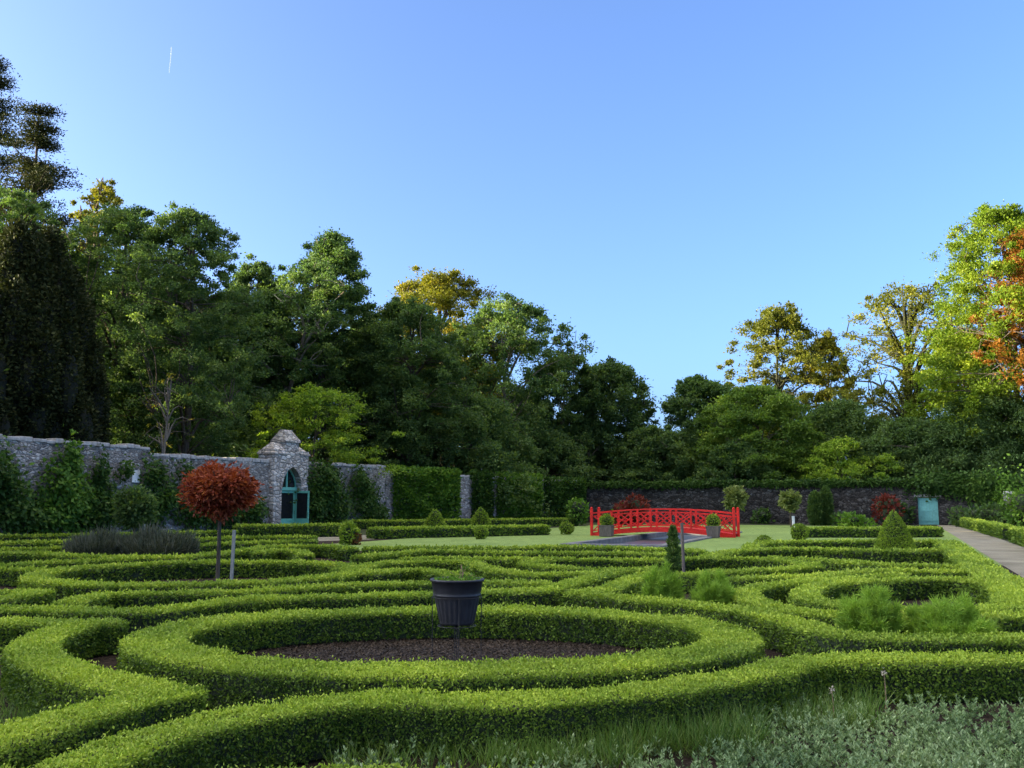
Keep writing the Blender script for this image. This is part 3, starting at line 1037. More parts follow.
H('second box hedge row from the pond lawn', [(360, 556), (399, 552), (430, 550), (500, 551.5), (560, 551.5), (620, 552), (672, 553.5)], w=0.6)
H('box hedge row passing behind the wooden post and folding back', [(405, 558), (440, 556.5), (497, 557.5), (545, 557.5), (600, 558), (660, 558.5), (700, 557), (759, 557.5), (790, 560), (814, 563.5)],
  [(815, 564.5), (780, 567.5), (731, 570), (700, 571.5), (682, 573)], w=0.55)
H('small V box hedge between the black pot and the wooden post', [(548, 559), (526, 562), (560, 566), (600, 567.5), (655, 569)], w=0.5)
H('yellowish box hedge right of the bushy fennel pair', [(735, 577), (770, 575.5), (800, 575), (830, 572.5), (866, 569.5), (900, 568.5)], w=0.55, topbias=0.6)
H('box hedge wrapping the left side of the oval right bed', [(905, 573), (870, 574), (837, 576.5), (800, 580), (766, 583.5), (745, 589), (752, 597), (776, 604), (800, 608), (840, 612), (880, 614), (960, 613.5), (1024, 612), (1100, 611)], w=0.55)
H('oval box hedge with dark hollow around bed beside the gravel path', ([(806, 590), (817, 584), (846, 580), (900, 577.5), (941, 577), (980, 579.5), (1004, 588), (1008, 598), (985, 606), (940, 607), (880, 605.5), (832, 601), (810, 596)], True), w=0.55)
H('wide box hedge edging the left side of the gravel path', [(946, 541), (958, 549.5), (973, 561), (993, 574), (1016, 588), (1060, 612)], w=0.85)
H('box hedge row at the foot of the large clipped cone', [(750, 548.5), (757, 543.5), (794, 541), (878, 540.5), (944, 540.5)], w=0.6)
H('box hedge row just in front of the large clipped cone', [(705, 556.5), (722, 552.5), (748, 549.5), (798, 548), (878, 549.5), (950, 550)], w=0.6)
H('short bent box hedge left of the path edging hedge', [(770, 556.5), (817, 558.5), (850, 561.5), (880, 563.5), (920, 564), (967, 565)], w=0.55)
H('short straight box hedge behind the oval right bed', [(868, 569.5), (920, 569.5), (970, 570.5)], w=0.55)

# taller clipped hedges beyond the lawn
TALL_G = 'taller clipped hedges beyond the lawn'


def TH(label, pts, h, w=0.8, seed=70, leaf='box_leaf', **kw):
    return hedge(label, [[on_z(x, y)[:2] for x, y in pts]], w=w, h=h, seed=seed, world=True, group=TALL_G, leaf=leaf, **kw)


TH('taller clipped hedge in front of the arched gateway', [(236, 538.5), (290, 537.6), (352, 536.6)], 0.62, 0.8, 71)
TH('long dark clipped hedge below the ivy wall behind two cones', [(300, 529), (400, 529), (480, 527.5), (575, 526)], 0.55, 0.8, 72)
TH('straight clipped hedge with round ball before it beyond the lawn', [(371, 539), (460, 537), (545, 535)], 0.5, 0.9, 73)
TH('clipped hedge row right of lawn behind the large cone', [(803, 537.6), (870, 537.6), (938, 537.2)], 0.47, 0.9, 74)
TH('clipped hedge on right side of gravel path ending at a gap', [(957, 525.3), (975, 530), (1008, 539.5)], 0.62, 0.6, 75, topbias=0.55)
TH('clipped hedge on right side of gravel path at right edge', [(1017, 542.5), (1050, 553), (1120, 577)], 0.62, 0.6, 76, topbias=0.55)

# ------------------------------------------------------------------ topiary and shrubs


def skin(mb, P, N, l, rg, mi=0, tint=0.45, spread=0.6, tv=0.16):
    n = len(P)
    A = 0.8 * N + spread * rg.normal(size=(n, 3)) + np.array([0, 0, 0.25])
    L = l * rg.uniform(0.7, 1.3, n)
    add_leaves(mb, P, A, L, L * 0.58, mi, np.clip(tint + tv * rg.normal(size=n) + 0.1 * wob(P, 3.0, 2.0), 0, 1), rg)


def ball_pts(n, r, rg):
    N = unit(rg.normal(size=(n, 3)))
    return N * np.asarray(r), unit(N / np.asarray(r))


def add_ball(mb, c, r, l, rg, tint=0.45, rough=0.05, dens=6.0, shell=0.12):
    r = np.asarray(r, float)
    area = 4 * math.pi * ((r[0] * r[1]) ** 1.6 / 3 + (r[0] * r[2]) ** 1.6 / 3 + (r[1] * r[2]) ** 1.6 / 3) ** (1 / 1.6)
    n = int(area * dens / l ** 2)
    P, N = ball_pts(n, r, rg)
    k = 1 - shell * rg.random(n) ** 1.5
    P = P * k[:, None] + N * (rough * wob(P + np.asarray(c), 4.0 / max(r.max(), 0.3), 1.0))[:, None]
    skin(mb, P + np.asarray(c), N, l, rg, 0, tint)
    # twiggy heart
    a = np.linspace(0, 2 * np.pi, 12, endpoint=False)
    b = np.linspace(-np.pi / 2, np.pi / 2, 8)
    V = np.array([[math.cos(y) * math.cos(x), math.cos(y) * math.sin(x), math.sin(y)] for y in b for x in a]) * r * (0.98 - shell - 0.02) + np.asarray(c)
    i = np.arange(7)[:, None] * 12; j = np.arange(12)[None, :]; j2 = (j + 1) % 12
    mb.add(V, np.stack([i + j, i + j2, i + 12 + j2, i + 12 + j], -1).reshape(-1, 4), 1)


def ground_at(px, py_base):
    return on_z(px, py_base, 0.0)


def scale_at(p):
    return np.linalg.norm(p[:2]) / FPX


def topiary_ball(label, px, cy, r_px, Y, group=None, leaf='box_leaf', seed=0, lift=None):
    rg = np.random.default_rng(seed + 300)
    c = at_depth(px, cy, Y)
    r = r_px * Y / FPX
    z = r * 0.92 if lift is None else lift
    mb = MB()
    add_ball(mb, (0, 0, z), (r, r, r * 0.95), max(0.04, 0.0019 * Y), rg, 0.42)
    o = mb.build('topiary_ball', [M[leaf], M['box_core']])
    o.location = (c[0], c[1], 0)
    return tag(o, label, 'topiary', group)


def topiary_cone(label, px, top, base_y, half_px, group=None, seed=0):
    rg = np.random.default_rng(seed + 400)
    p = ground_at(px, base_y)
    Y = p[1]
    h = at_depth(px, top, Y)[2]
    r = half_px * Y / FPX
    l = max(0.045, 0.0021 * Y)
    n = int(math.pi * r * math.hypot(r, h) * 8 / l ** 2)
    k = np.sqrt(rg.random(n))            # 0 at the tip
    a = rg.random(n) * 2 * np.pi
    prof = lambda q: r * (q ** 0.82)
    rr = prof(k) * (1 - 0.08 * rg.random(n))
    P = np.column_stack([rr * np.cos(a), rr * np.sin(a), h * (1 - k)])
    N = unit(np.column_stack([np.cos(a), np.sin(a), np.full(n, r / h)]))
    P += N * (0.03 * wob(P, 5.0, seed))[:, None]
    mb = MB()
    skin(mb, P, N, l, rg, 0, 0.45, 0.45, 0.12)
    q = np.linspace(0.02, 1, 10)
    add_lathe(mb, [(prof(x) * 0.9, h * (1 - x) * 0.97) for x in q], sides=16, mi=1)
    o = mb.build('topiary_cone', [M['box_leaf'], M['box_core']])
    o.location = (p[0], p[1], 0)
    return tag(o, label, 'topiary', group)


topiary_cone('large clipped green cone beside the gravel path', 896, 510, 557, 22.5, seed=1)
topiary_cone('small clipped cone beyond the lawn, left of the pair', 435, 509, 531.5, 13, 'small clipped cones below the ivy wall', 2)
topiary_cone('small clipped cone beyond the lawn, right of the pair', 481, 507, 531.0, 13, 'small clipped cones below the ivy wall', 3)
topiary_ball('small dark clipped ball before the straight hedge beyond the lawn', 481, 532.5, 6.5, 44.5, seed=1)
topiary_ball('small clipped ball alone on the lawn left of the bridge', 566.5, 527.5, 6.5, 51, seed=2)
topiary_ball('clipped ball at the right end of the straight lawn hedge', 542, 530, 5.5, 50.5, seed=3)
topiary_ball('clipped ball at left end of the hedge row right of lawn', 800, 533.8, 8.2, 43.5, seed=4)
topiary_ball('low round box plant on the lawn right of the bridge', 764, 539.5, 8, 36.5, seed=5, lift=0.12)

# ball with a browned side by the left gravel patch
rg = np.random.default_rng(77)
p = on_z(349, 545)
mb = MB()
add_ball(mb, (0, 0, 0.42), (0.38, 0.38, 0.46), 0.13, rg, 0.45)
o = mb.build('round_bush', [M['box_leaf'], M['box_core']])
o.location = (p[0], p[1], 0)
tag(o, 'round green bush beside the left gravel patch with a browned right side', 'bush')
mb = MB()
add_ball(mb, (0.3, -0.12, 0.22), (0.17, 0.17, 0.26), 0.10, rg, 0.5)
mb.build('browned_shoots', [M['dry_leaf'], M['box_core']], o)


def shrub(name, label, cat, px, py, w_px, h_px, leaf, seed, lobes=7, leaf_l=None, group=None, rz=0.5, dens=1.4):
    """loose shrub made of several leafy lobes"""
    rg = np.random.default_rng(seed + 500)
    p = ground_at(px, py)
    k = p[1] / FPX
    W, Hh = w_px * k, h_px * k
    l = leaf_l or max(0.05, 0.0043 * p[1])
    mb = MB()
    for q in range(lobes):
        a = rg.random() * 2 * np.pi
        d = 0.30 * W * math.sqrt(rg.random())
        zc = Hh * rg.uniform(0.3, 0.68)
        r = W * rg.uniform(0.2, 0.3)
        add_ball(mb, (d * math.cos(a), d * math.sin(a), zc), (r, r, min(zc, Hh - zc, r * 1.3) + 0.02), l, rg, 0.45 + 0.1 * rg.normal(), 0.1, dens, 0.35)
    add_ball(mb, (0, 0, Hh * 0.32), (W * 0.42, W * 0.42, Hh * 0.36), l, rg, 0.4, 0.1, dens, 0.35)
    o = mb.build(name, [M[leaf], M['box_core']])
    o.location = (p[0], p[1], 0)
    return tag(o, label, cat, group)


shrub('flowering_shrub', 'dusky red shrub against the dark wall behind the bridge', 'shrub', 629, 525.3, 40, 30, 'red_shrub', 1, 9)
shrub('shrub', 'pale green shrub low behind the left of the bridge', 'shrub', 621, 524.5, 20, 23, 'ivy_light', 2, 5)
shrub('flowering_shrub', 'rounded red-leaved shrub left of the pale green door', 'shrub', 886, 526, 29, 33, 'red_shrub', 3, 8)
shrub('shrub', 'green shrub between the rounded red shrub and the door', 'shrub', 905, 525, 16, 25, 'ivy_leaf', 4, 5)
shrub('shrub', 'loose grey-green shrub left of the rounded red shrub', 'shrub', 855, 528, 36, 13, 'ivy_light', 5, 8)
shrub('shrub', 'small green shrub at foot of the twin dark yews', 'shrub', 840, 526, 16, 16, 'ivy_leaf', 6, 5)
shrub('shrub', 'sprawling green shrub in the corner left of the bridge', 'shrub', 577, 526, 26, 30, 'ivy_light', 7, 7)
shrub('shrub', 'low dark shrub behind the right end of the bridge', 'shrub', 762, 524, 22, 14, 'ivy_leaf', 8, 5)
shrub('shrub', 'light green tall shrub at right edge by the stone pier', 'shrub', 1030, 531, 44, 46, 'ivy_light', 9, 9)
shrub('shrub', 'dark low shrubs mound behind right path hedge near the door', 'shrub', 968, 527, 34, 19, 'tree_dark', 10, 8)
shrub('shrub', 'dark green shrub behind the right path hedge below the pier', 'shrub', 1000, 530, 42, 24, 'tree_dark', 11, 9)
shrub('shrub', 'bushy dark shrub tight against wall right of the door', 'shrub', 948, 524.5, 20, 14, 'ivy_leaf', 12, 5)

# twin dark upright yews
for k, (px, top, half, lab) in enumerate(((816.5, 494, 5.8, 'broader dark upright yew before the far wall'), (827, 489, 4.8, 'taller slim dark upright yew before the far wall'))):
    rg = np.random.default_rng(60 + k)
    p = ground_at(px, 525.5)
    hgt = at_depth(px, top, p[1])[2]
    r = half * p[1] / FPX
    n = 2600
    q = rg.random(n)
    a = rg.random(n) * 2 * np.pi
    rr = r * np.sqrt(np.sin(np.clip(q * 0.9 + 0.12, 0, 1) * np.pi)) * (1 - 0.25 * rg.random(n))
    P = np.column_stack([rr * np.cos(a), rr * np.sin(a), q * hgt])
    N = unit(np.column_stack([np.cos(a), np.sin(a), np.full(n, 0.8)]))
    mb = MB()
    skin(mb, P, N, 0.3, rg, 0, 0.5, 0.4)
    add_lathe(mb, [(r * 0.75 * math.sqrt(math.sin((x * 0.9 + 0.12) * math.pi)), hgt * x * 0.95) for x in np.linspace(0, 0.95, 9)], sides=12, mi=1)
    o = mb.build('upright_yew', [M['tree_dark'], M['box_core']])
    o.location = (p[0], p[1], 0)
    tag(o, lab, 'tree', 'twin upright yews')


def standard_tree(name, label, px, base_y, top_y, bot_y, half_px, leaf, seed, leaf_l, trunk_r=0.04, nl=2500, clump=None, bark='bark', lean=0.0):
    """lollipop: bare stem and rounded crown"""
    rg = np.random.default_rng(seed + 600)
    p = ground_at(px, base_y)
    Y = p[1]
    zt, zb_ = at_depth(px, top_y, Y)[2], at_depth(px, bot_y, Y)[2]
    r = half_px * Y / FPX
    root = empty(name, (p[0], p[1], 0), 0, label, 'tree')
    rc = (zt - zb_) / 2
    cz = (zt + zb_) / 2
    mb = MB()
    stem = [(lean * t, 0.02 * math.sin(5 * t), t * cz) for t in np.linspace(0, 1, 7)]
    add_tube(mb, stem, np.linspace(trunk_r, trunk_r * 0.7, 7), 8)
    tips = []
    for k in range(16):
        d = unit(rg.normal(size=3) + [0, 0, 0.5])
        e = np.array([lean, 0, cz]) + d * np.array([r, r, rc]) * rg.uniform(0.6, 0.85)
        s0 = np.array([lean * 0.85, 0, zb_ + 0.25 * rc])
        m_ = (s0 + e) / 2 + [0, 0, 0.1 * rc]
        add_tube(mb, smooth_line([s0, m_, e], 0.1), trunk_r * 0.25, 5, 0, False)
        tips.append(e)
    mb.build('trunk', M[bark], root)
    mb = MB()
    nc = clump or 60
    C = unit(rg.normal(size=(nc, 3))) * (np.array([r, r, rc]) * 0.8) * (rg.random(nc) ** 0.33)[:, None] + np.array([lean, 0, cz])
    i = rg.integers(0, nc, nl)
    P = C[i] + rg.normal(size=(nl, 3)) * np.array([r, r, rc]) * 0.11
    A = unit(P - np.array([lean, 0, cz])) + 0.7 * rg.normal(size=(nl, 3)) + [0, 0, -0.15]
    L = leaf_l * rg.uniform(0.7, 1.3, nl)
    ct = rg.normal(size=nc) * 0.12
    add_leaves(mb, P, A, L, L * 0.5, 0, np.clip(0.5 + ct[i] + 0.17 * rg.normal(size=nl), 0, 1), rg)
    mb.build('crown', M[leaf], root)
    return root


standard_tree('red_maple', 'small standard maple with orange-red round crown in the box ring', 217, 587, 461, 519, 40, 'maple_red', 1, 0.105, 0.045, 6000, 130)
standard_tree('standard_tree', 'dull green standard tree among lavender before the left wall', 133, 549, 483, 533, 22, 'tree_dark', 2, 0.16, 0.04, 3600, 80)
standard_tree('standard_tree', 'variegated standard tree behind the right end of the bridge', 736, 526.5, 486, 512, 12, 'variegated', 3, 0.28, 0.06, 2200, 50)
standard_tree('standard_tree', 'variegated standard tree with white stake on lawn right of bridge', 791, 527.5, 491, 512, 11, 'variegated', 4, 0.28, 0.06, 2200, 50)


def stake(name, label, px, base_y, top_y, w, mat, lean=0.0, group=None, round_=False):
    p = ground_at(px, base_y)
    z = at_depth(px, top_y, p[1])[2]
    mb = MB()
    if round_:
        add_tube(mb, [(lean * t, 0, z * t) for t in np.linspace(0, 1, 5)], w / 2, 10)
    else:
        add_bar(mb, (0, 0, 0), (lean, 0, z), w, w, 0, 0.006)
    o = mb.build(name, M[mat])
    o.location = (p[0], p[1], 0)
    return tag(o, label, 'stake', group)


stake('tree_stake', 'pale weathered stake standing right of the red maple', 231, 589, 530, 0.06, 'stake_white', 0.02)
stake('tree_stake', 'short pale stake by the dull green standard tree', 143, 549, 524, 0.09, 'stake_white', -0.02)
stake('tree_stake', 'small white stake by the variegated standard on the lawn', 793.5, 527.5, 516, 0.16, 'white', 0.0)
o = stake('wooden_post', 'round grey wooden post beside the slim dark conifer', 684, 580, 523, 0.07, 'grey_wood', -0.02, None, True)
o['category'] = 'post'
o = stake('wooden_post', 'thin pale post at right end of the red bridge', 739, 536, 518, 0.05, 'stake_white')
o['category'] = 'post'

# slim conifer beside the post
rg = np.random.default_rng(5)
p = ground_at(674, 578)
hgt = at_depth(674, 527, p[1])[2]
root = empty('slim_conifer', (p[0], p[1], 0), 0, 'slim dark young conifer beside the grey wooden post', 'tree')
mb = MB(); add_tube(mb, [(0, 0, 0), (0.01, 0, hgt * 0.95)], [0.02, 0.008], 6); mb.build('trunk', M['bark'], root)
n = 1800
q = rg.random(n); a = rg.random(n) * 2 * np.pi
rr = 0.125 * np.sin(np.clip(q, 0.0, 1) * np.pi * 0.92 + 0.2) * rg.random(n) ** 0.4 * (1 + 0.35 * np.sin(q * 38))
P = np.column_stack([rr * np.cos(a), rr * np.sin(a), q * hgt])
A = np.column_stack([np.cos(a), np.sin(a), np.full(n, 0.7)]) + 0.4 * rg.normal(size=(n, 3))
mb = MB(); add_leaves(mb, P, A, 0.09, 0.035, 0, np.clip(0.5 + 0.2 * rg.normal(size=n), 0, 1), rg)
mb.build('crown', M['tree_mid'], root)


def fennel(label, px, base_y, top_y, half_px, seed, stems=34):
    rg = np.random.default_rng(seed + 700)
    p = ground_at(px, base_y)
    Y = p[1]
    h = at_depth(px, top_y, Y)[2]
    r = half_px * Y / FPX
    mb = MB()
    for k in range(stems):
        a = rg.random() * 2 * np.pi
        d = math.sqrt(rg.random())
        hh = h * rg.choice([rg.uniform(0.45, 0.75), rg.uniform(0.7, 1.0)]) * (1.0 - 0.40 * d * d)
        b = np.array([0.35 * r * d * math.cos(a), 0.35 * r * d * math.sin(a), 0])
        e = np.array([0.85 * r * d * math.cos(a), 0.85 * r * d * math.sin(a), hh])
        m_ = b * 0.7 + e * 0.3 + [0, 0, 0.22 * hh]
        ln = smooth_line([b, m_, e], 0.04)
        add_tube(mb, ln, np.linspace(0.007, 0.003, len(ln)), 4, 0, False)
        n = 420
        q = 1 - 0.85 * rg.random(n) ** 1.3
        i = q * (len(ln) - 1)
        i0 = np.minimum(i.astype(int), len(ln) - 2)
        P = ln[i0] + (ln[i0 + 1] - ln[i0]) * (i - i0)[:, None]
        P = P + rg.normal(size=(n, 3)) * 0.036 * (0.5 + r) * (1.5 - q[:, None])
        A = unit(e - b) * 0.9 + rg.normal(size=(n, 3)) * 0.65
        L = rg.uniform(0.06, 0.15, n)
        add_leaves(mb, P, A, L, 0.0075, 0, np.clip(0.35 + 0.3 * q + 0.15 * rg.normal(size=n), 0, 1), rg)
    o = mb.build('fennel_plant', M['fennel'])
    o.location = (p[0], p[1], 0)
    return tag(o, label, 'fennel plant', 'feathery fennel plants')


fennel('tall bright feathery fennel clump below the wooden post', 664, 618, 560, 21, 1, 44)
fennel('wide feathery fennel clump right of the one below the post', 714, 621, 570, 23, 2, 44)
fennel('feathery fennel clump at left of the pair in right bed', 872, 651, 585, 33, 3, 52)
fennel('low spreading fennel clump at right of the pair in right bed', 952, 651, 594, 47, 4, 64)

# lavender clumps
for k, (px, w, hh, lab) in enumerate(((97, 54, 24, 'left grey lavender clump below the dull green standard'), (158, 66, 27, 'wide dark lavender clump right of the small green standard'))):
    rg = np.random.default_rng(40 + k)
    p = ground_at(px, 562)
    kx = p[1] / FPX
    W, Hh = w * kx, hh * kx
    n = 9000
    a = rg.random(n) * 2 * np.pi
    d = np.sqrt(rg.random(n))
    P0 = np.column_stack([0.5 * W * d * np.cos(a), 0.35 * W * d * np.sin(a), np.zeros(n)])
    hz = Hh * (1 - 0.5 * d ** 2) * (1 + 0.2 * wob(P0, 6, k)) * rg.uniform(0.2, 1.25, n) ** 0.5 * 0.95
    P = P0 + np.column_stack([0.15 * P0[:, 0], 0.15 * P0[:, 1], hz])
    A = np.column_stack([P0[:, 0], P0[:, 1], np.full(n, 0.8)]) + 0.35 * rg.normal(size=(n, 3))
    L = rg.uniform(0.08, 0.16, n)
    sp = rg.random(n) < 0.12
    L[sp] = rg.uniform(0.22, 0.42, sp.sum())
    A[sp] = np.column_stack([0.5 * P0[sp, 0], 0.5 * P0[sp, 1], np.full(sp.sum(), 1.0)]) + 0.15 * rg.normal(size=(sp.sum(), 3))
    mb = MB(); add_leaves(mb, P, A, L, 0.02, 0, np.clip(0.45 + 0.25 * rg.normal(size=n) + 0.25 * sp + 0.15 * wob(P, 5.0, k), 0, 1), rg)
    o = mb.build('lavender', M['lavender']); o.location = (p[0], p[1], 0)
    tag(o, lab, 'lavender', 'lavender clumps')

# ------------------------------------------------------------------ ivy on the walls


def ivy(label, blobs, place, leaf='ivy_leaf', seed=0, l=0.24, name='ivy', cat='ivy', n_per=135):
    """blobs: (along, height, half width, half height, thickness) pressed against a wall"""
    rg = np.random.default_rng(seed + 800)
    mb = MB()
    for (s, z, rs, rz, th) in blobs:
        n = int(n_per * rs * rz * 4 / (l / 0.24) ** 2)
        u = rg.normal(size=(n, 2)) * 0.47
        P2 = np.column_stack([s + u[:, 0] * rs, z + u[:, 1] * rz])
        rr = (u ** 2).sum(1)
        out = th * np.exp(-rr * 1.1) * (0.35 + 0.65 * rg.random(n)) + 0.04
        out = out * (1 + 0.45 * wob(np.column_stack([P2, out]), 2.2, seed))
        keep = P2[:, 1] > 0.02
        P = np.array([place(a_, o_, z_) for a_, o_, z_ in zip(P2[keep, 0], out[keep], P2[keep, 1])])
        if not len(P):
            continue
        inward = unit(place(s, 1.0, z) - place(s, 0.0, z))
        A = rg.normal(size=P.shape) * 0.8 + inward * 0.5 + [0, 0, -0.55]
        add_leaves(mb, P, A, l * rg.uniform(0.6, 1.3, len(P)), l * 0.62, 0, np.clip(0.45 + 0.2 * rg.normal(size=len(P)) + 0.15 * wob(P, 1.4, seed), 0, 1), rg, flat=inward + np.array([0, 0, 0.5]))
    o = mb.build(name, M[leaf])
    return tag(o, label, cat)


wt = lambda px: wall_t(px)


def wz(px, py):
    """height on the left wall seen at a pixel"""
    q = wall_pt(wall_t(px))
    return at_depth(px, py, q[1])[2]


def wall_blob(px, py, wpx, hpx, th):
    t = wall_t(px)
    y = wall_pt(t)[1]
    dpx = abs(wall_t(px + 4) - wall_t(px - 4)) / 8
    return (t, wz(px, py), wpx / 2 * dpx, hpx / 2 * y / FPX, th)


wp = lambda s, o, z: wall_pt(s, o, z)
ivy('dense dark climber covering the wall foot at left edge', [wall_blob(x, y, w, h, 0.9) for x, y, w, h in ((-40, 500, 80, 90), (-5, 480, 40, 70), (8, 505, 50, 70), (30, 515, 40, 50))], wp, 'ivy_leaf', 1)
ivy('climber with bright upright top reaching the wall coping at left', [wall_blob(x, y, w, h, 0.8) for x, y, w, h in ((67, 458, 22, 44), (60, 480, 40, 50), (72, 505, 60, 60), (50, 515, 50, 40))], wp, 'ivy_light', 2)
ivy('dark climber spilling down wall below the coping step', [wall_blob(x, y, w, h, 0.7) for x, y, w, h in ((98, 475, 18, 50), (104, 505, 40, 50), (122, 470, 16, 22), (90, 520, 40, 30))], wp, 'ivy_leaf', 3)
ivy('climber behind the dull green standard and white board', [wall_blob(x, y, w, h, 0.6) for x, y, w, h in ((152, 475, 26, 36), (165, 495, 34, 40), (145, 512, 50, 36), (182, 470, 16, 20))], wp, 'ivy_leaf', 4)
ivy('low climber along the wall foot behind the red maple', [wall_blob(x, y, w, h, 0.6) for x, y, w, h in ((195, 510, 40, 44), (225, 512, 40, 40), (250, 512, 30, 36))], wp, 'ivy_leaf', 5)
ivy('green climber hanging thick right beside the arched gateway', [wall_blob(x, y, w, h, 1.0) for x, y, w, h in ((320, 476, 34, 34), (322, 492, 40, 46), (330, 508, 44, 34), (312, 505, 20, 40))], wp, 'ivy_leaf', 6)
ivy('slanting climber near the right end of the grey wall', [wall_blob(x, y, w, h, 0.7) for x, y, w, h in ((357, 482, 18, 30), (364, 500, 28, 40), (374, 514, 26, 26))], wp, 'ivy_leaf', 7)
# climbers on the wall that runs to the corner
IVD = unit(CORNER - IVA)
IVN = np.array([IVD[1], -IVD[0], 0])


def iv_pt(s, out, z):
    return IVA + IVD * s + IVN * out + np.array([0, 0, z])


def iv_s(px):
    k = (px - CX) / FPX
    return (k * IVA[1] - IVA[0]) / (IVD[0] - k * IVD[1])


def iv_hedge(label, px0, px1, h, th, seed, leaf):
    rg = np.random.default_rng(seed + 900)
    s0, s1 = iv_s(px0), iv_s(px1)
    n = int((s1 - s0) * h * 210)
    s = s0 + (s1 - s0) * rg.random(n)
    z = h * rg.random(n) ** 0.85
    P = np.array([iv_pt(a, 0, b) for a, b in zip(s, z)])
    lump = 0.5 + 0.5 * wob(P, 2.3, seed)
    edge = np.minimum((s - s0), (s1 - s)) / 0.6
    out = th * (0.25 + 0.75 * lump) * np.clip(edge, 0.3, 1) * (0.5 + 0.5 * rg.random(n))
    P = P + IVN * out[:, None]
    P[:, 2] += 0.25 * wob(P, 2.9, seed + 1) * (z / h) ** 3
    A = rg.normal(size=P.shape) * 0.7 + IVN * 0.5 + [0, 0, 0.2 ]
    mb = MB()
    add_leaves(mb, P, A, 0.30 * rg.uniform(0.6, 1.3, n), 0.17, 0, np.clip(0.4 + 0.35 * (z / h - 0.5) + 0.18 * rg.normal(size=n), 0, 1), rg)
    # leaves over the coping
    n2 = int((s1 - s0) * 90)
    s = s0 + (s1 - s0) * rg.random(n2)
    P = np.array([iv_pt(a, b, c) for a, b, c in zip(s, rg.uniform(-0.6, 0.4, n2), h + rg.uniform(-0.15, 0.25, n2))])
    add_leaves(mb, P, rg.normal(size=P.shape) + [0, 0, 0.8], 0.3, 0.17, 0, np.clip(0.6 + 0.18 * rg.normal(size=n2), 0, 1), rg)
    return tag(mb.build('ivy', M[leaf]), label, 'ivy')


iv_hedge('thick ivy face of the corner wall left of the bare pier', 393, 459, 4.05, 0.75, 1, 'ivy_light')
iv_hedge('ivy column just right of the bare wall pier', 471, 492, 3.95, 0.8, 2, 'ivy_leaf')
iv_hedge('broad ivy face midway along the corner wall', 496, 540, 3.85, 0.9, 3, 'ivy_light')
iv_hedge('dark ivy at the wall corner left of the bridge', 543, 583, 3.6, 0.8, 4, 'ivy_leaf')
# ivy over the top of the far wall
fp = lambda s, o, z: far_pt(s, o, z)
ivy('ivy mat over the far wall top right of the door', [(far_s(px), 3.2, 1.8, 0.9, 0.5) for px in (925, 938, 952, 966, 980)] + [(far_s(975), 2.6, 1.4, 1.2, 0.4)], fp, 'ivy_leaf', 20, 0.3)
ivy('ivy clump climbing the far wall at right by the pier', [(far_s(1003), 2.8, 1.2, 1.6, 0.8), (far_s(1000), 1.4, 0.9, 1.6, 0.6)], fp, 'ivy_light', 21, 0.3)
ivy('ivy fringe along the dark wall top behind the bridge', [(far_s(px), 3.35, 1.7, 0.28, 0.3) for px in range(590, 910, 14)], fp, 'ivy_leaf', 22, 0.28)

# ------------------------------------------------------------------ trees


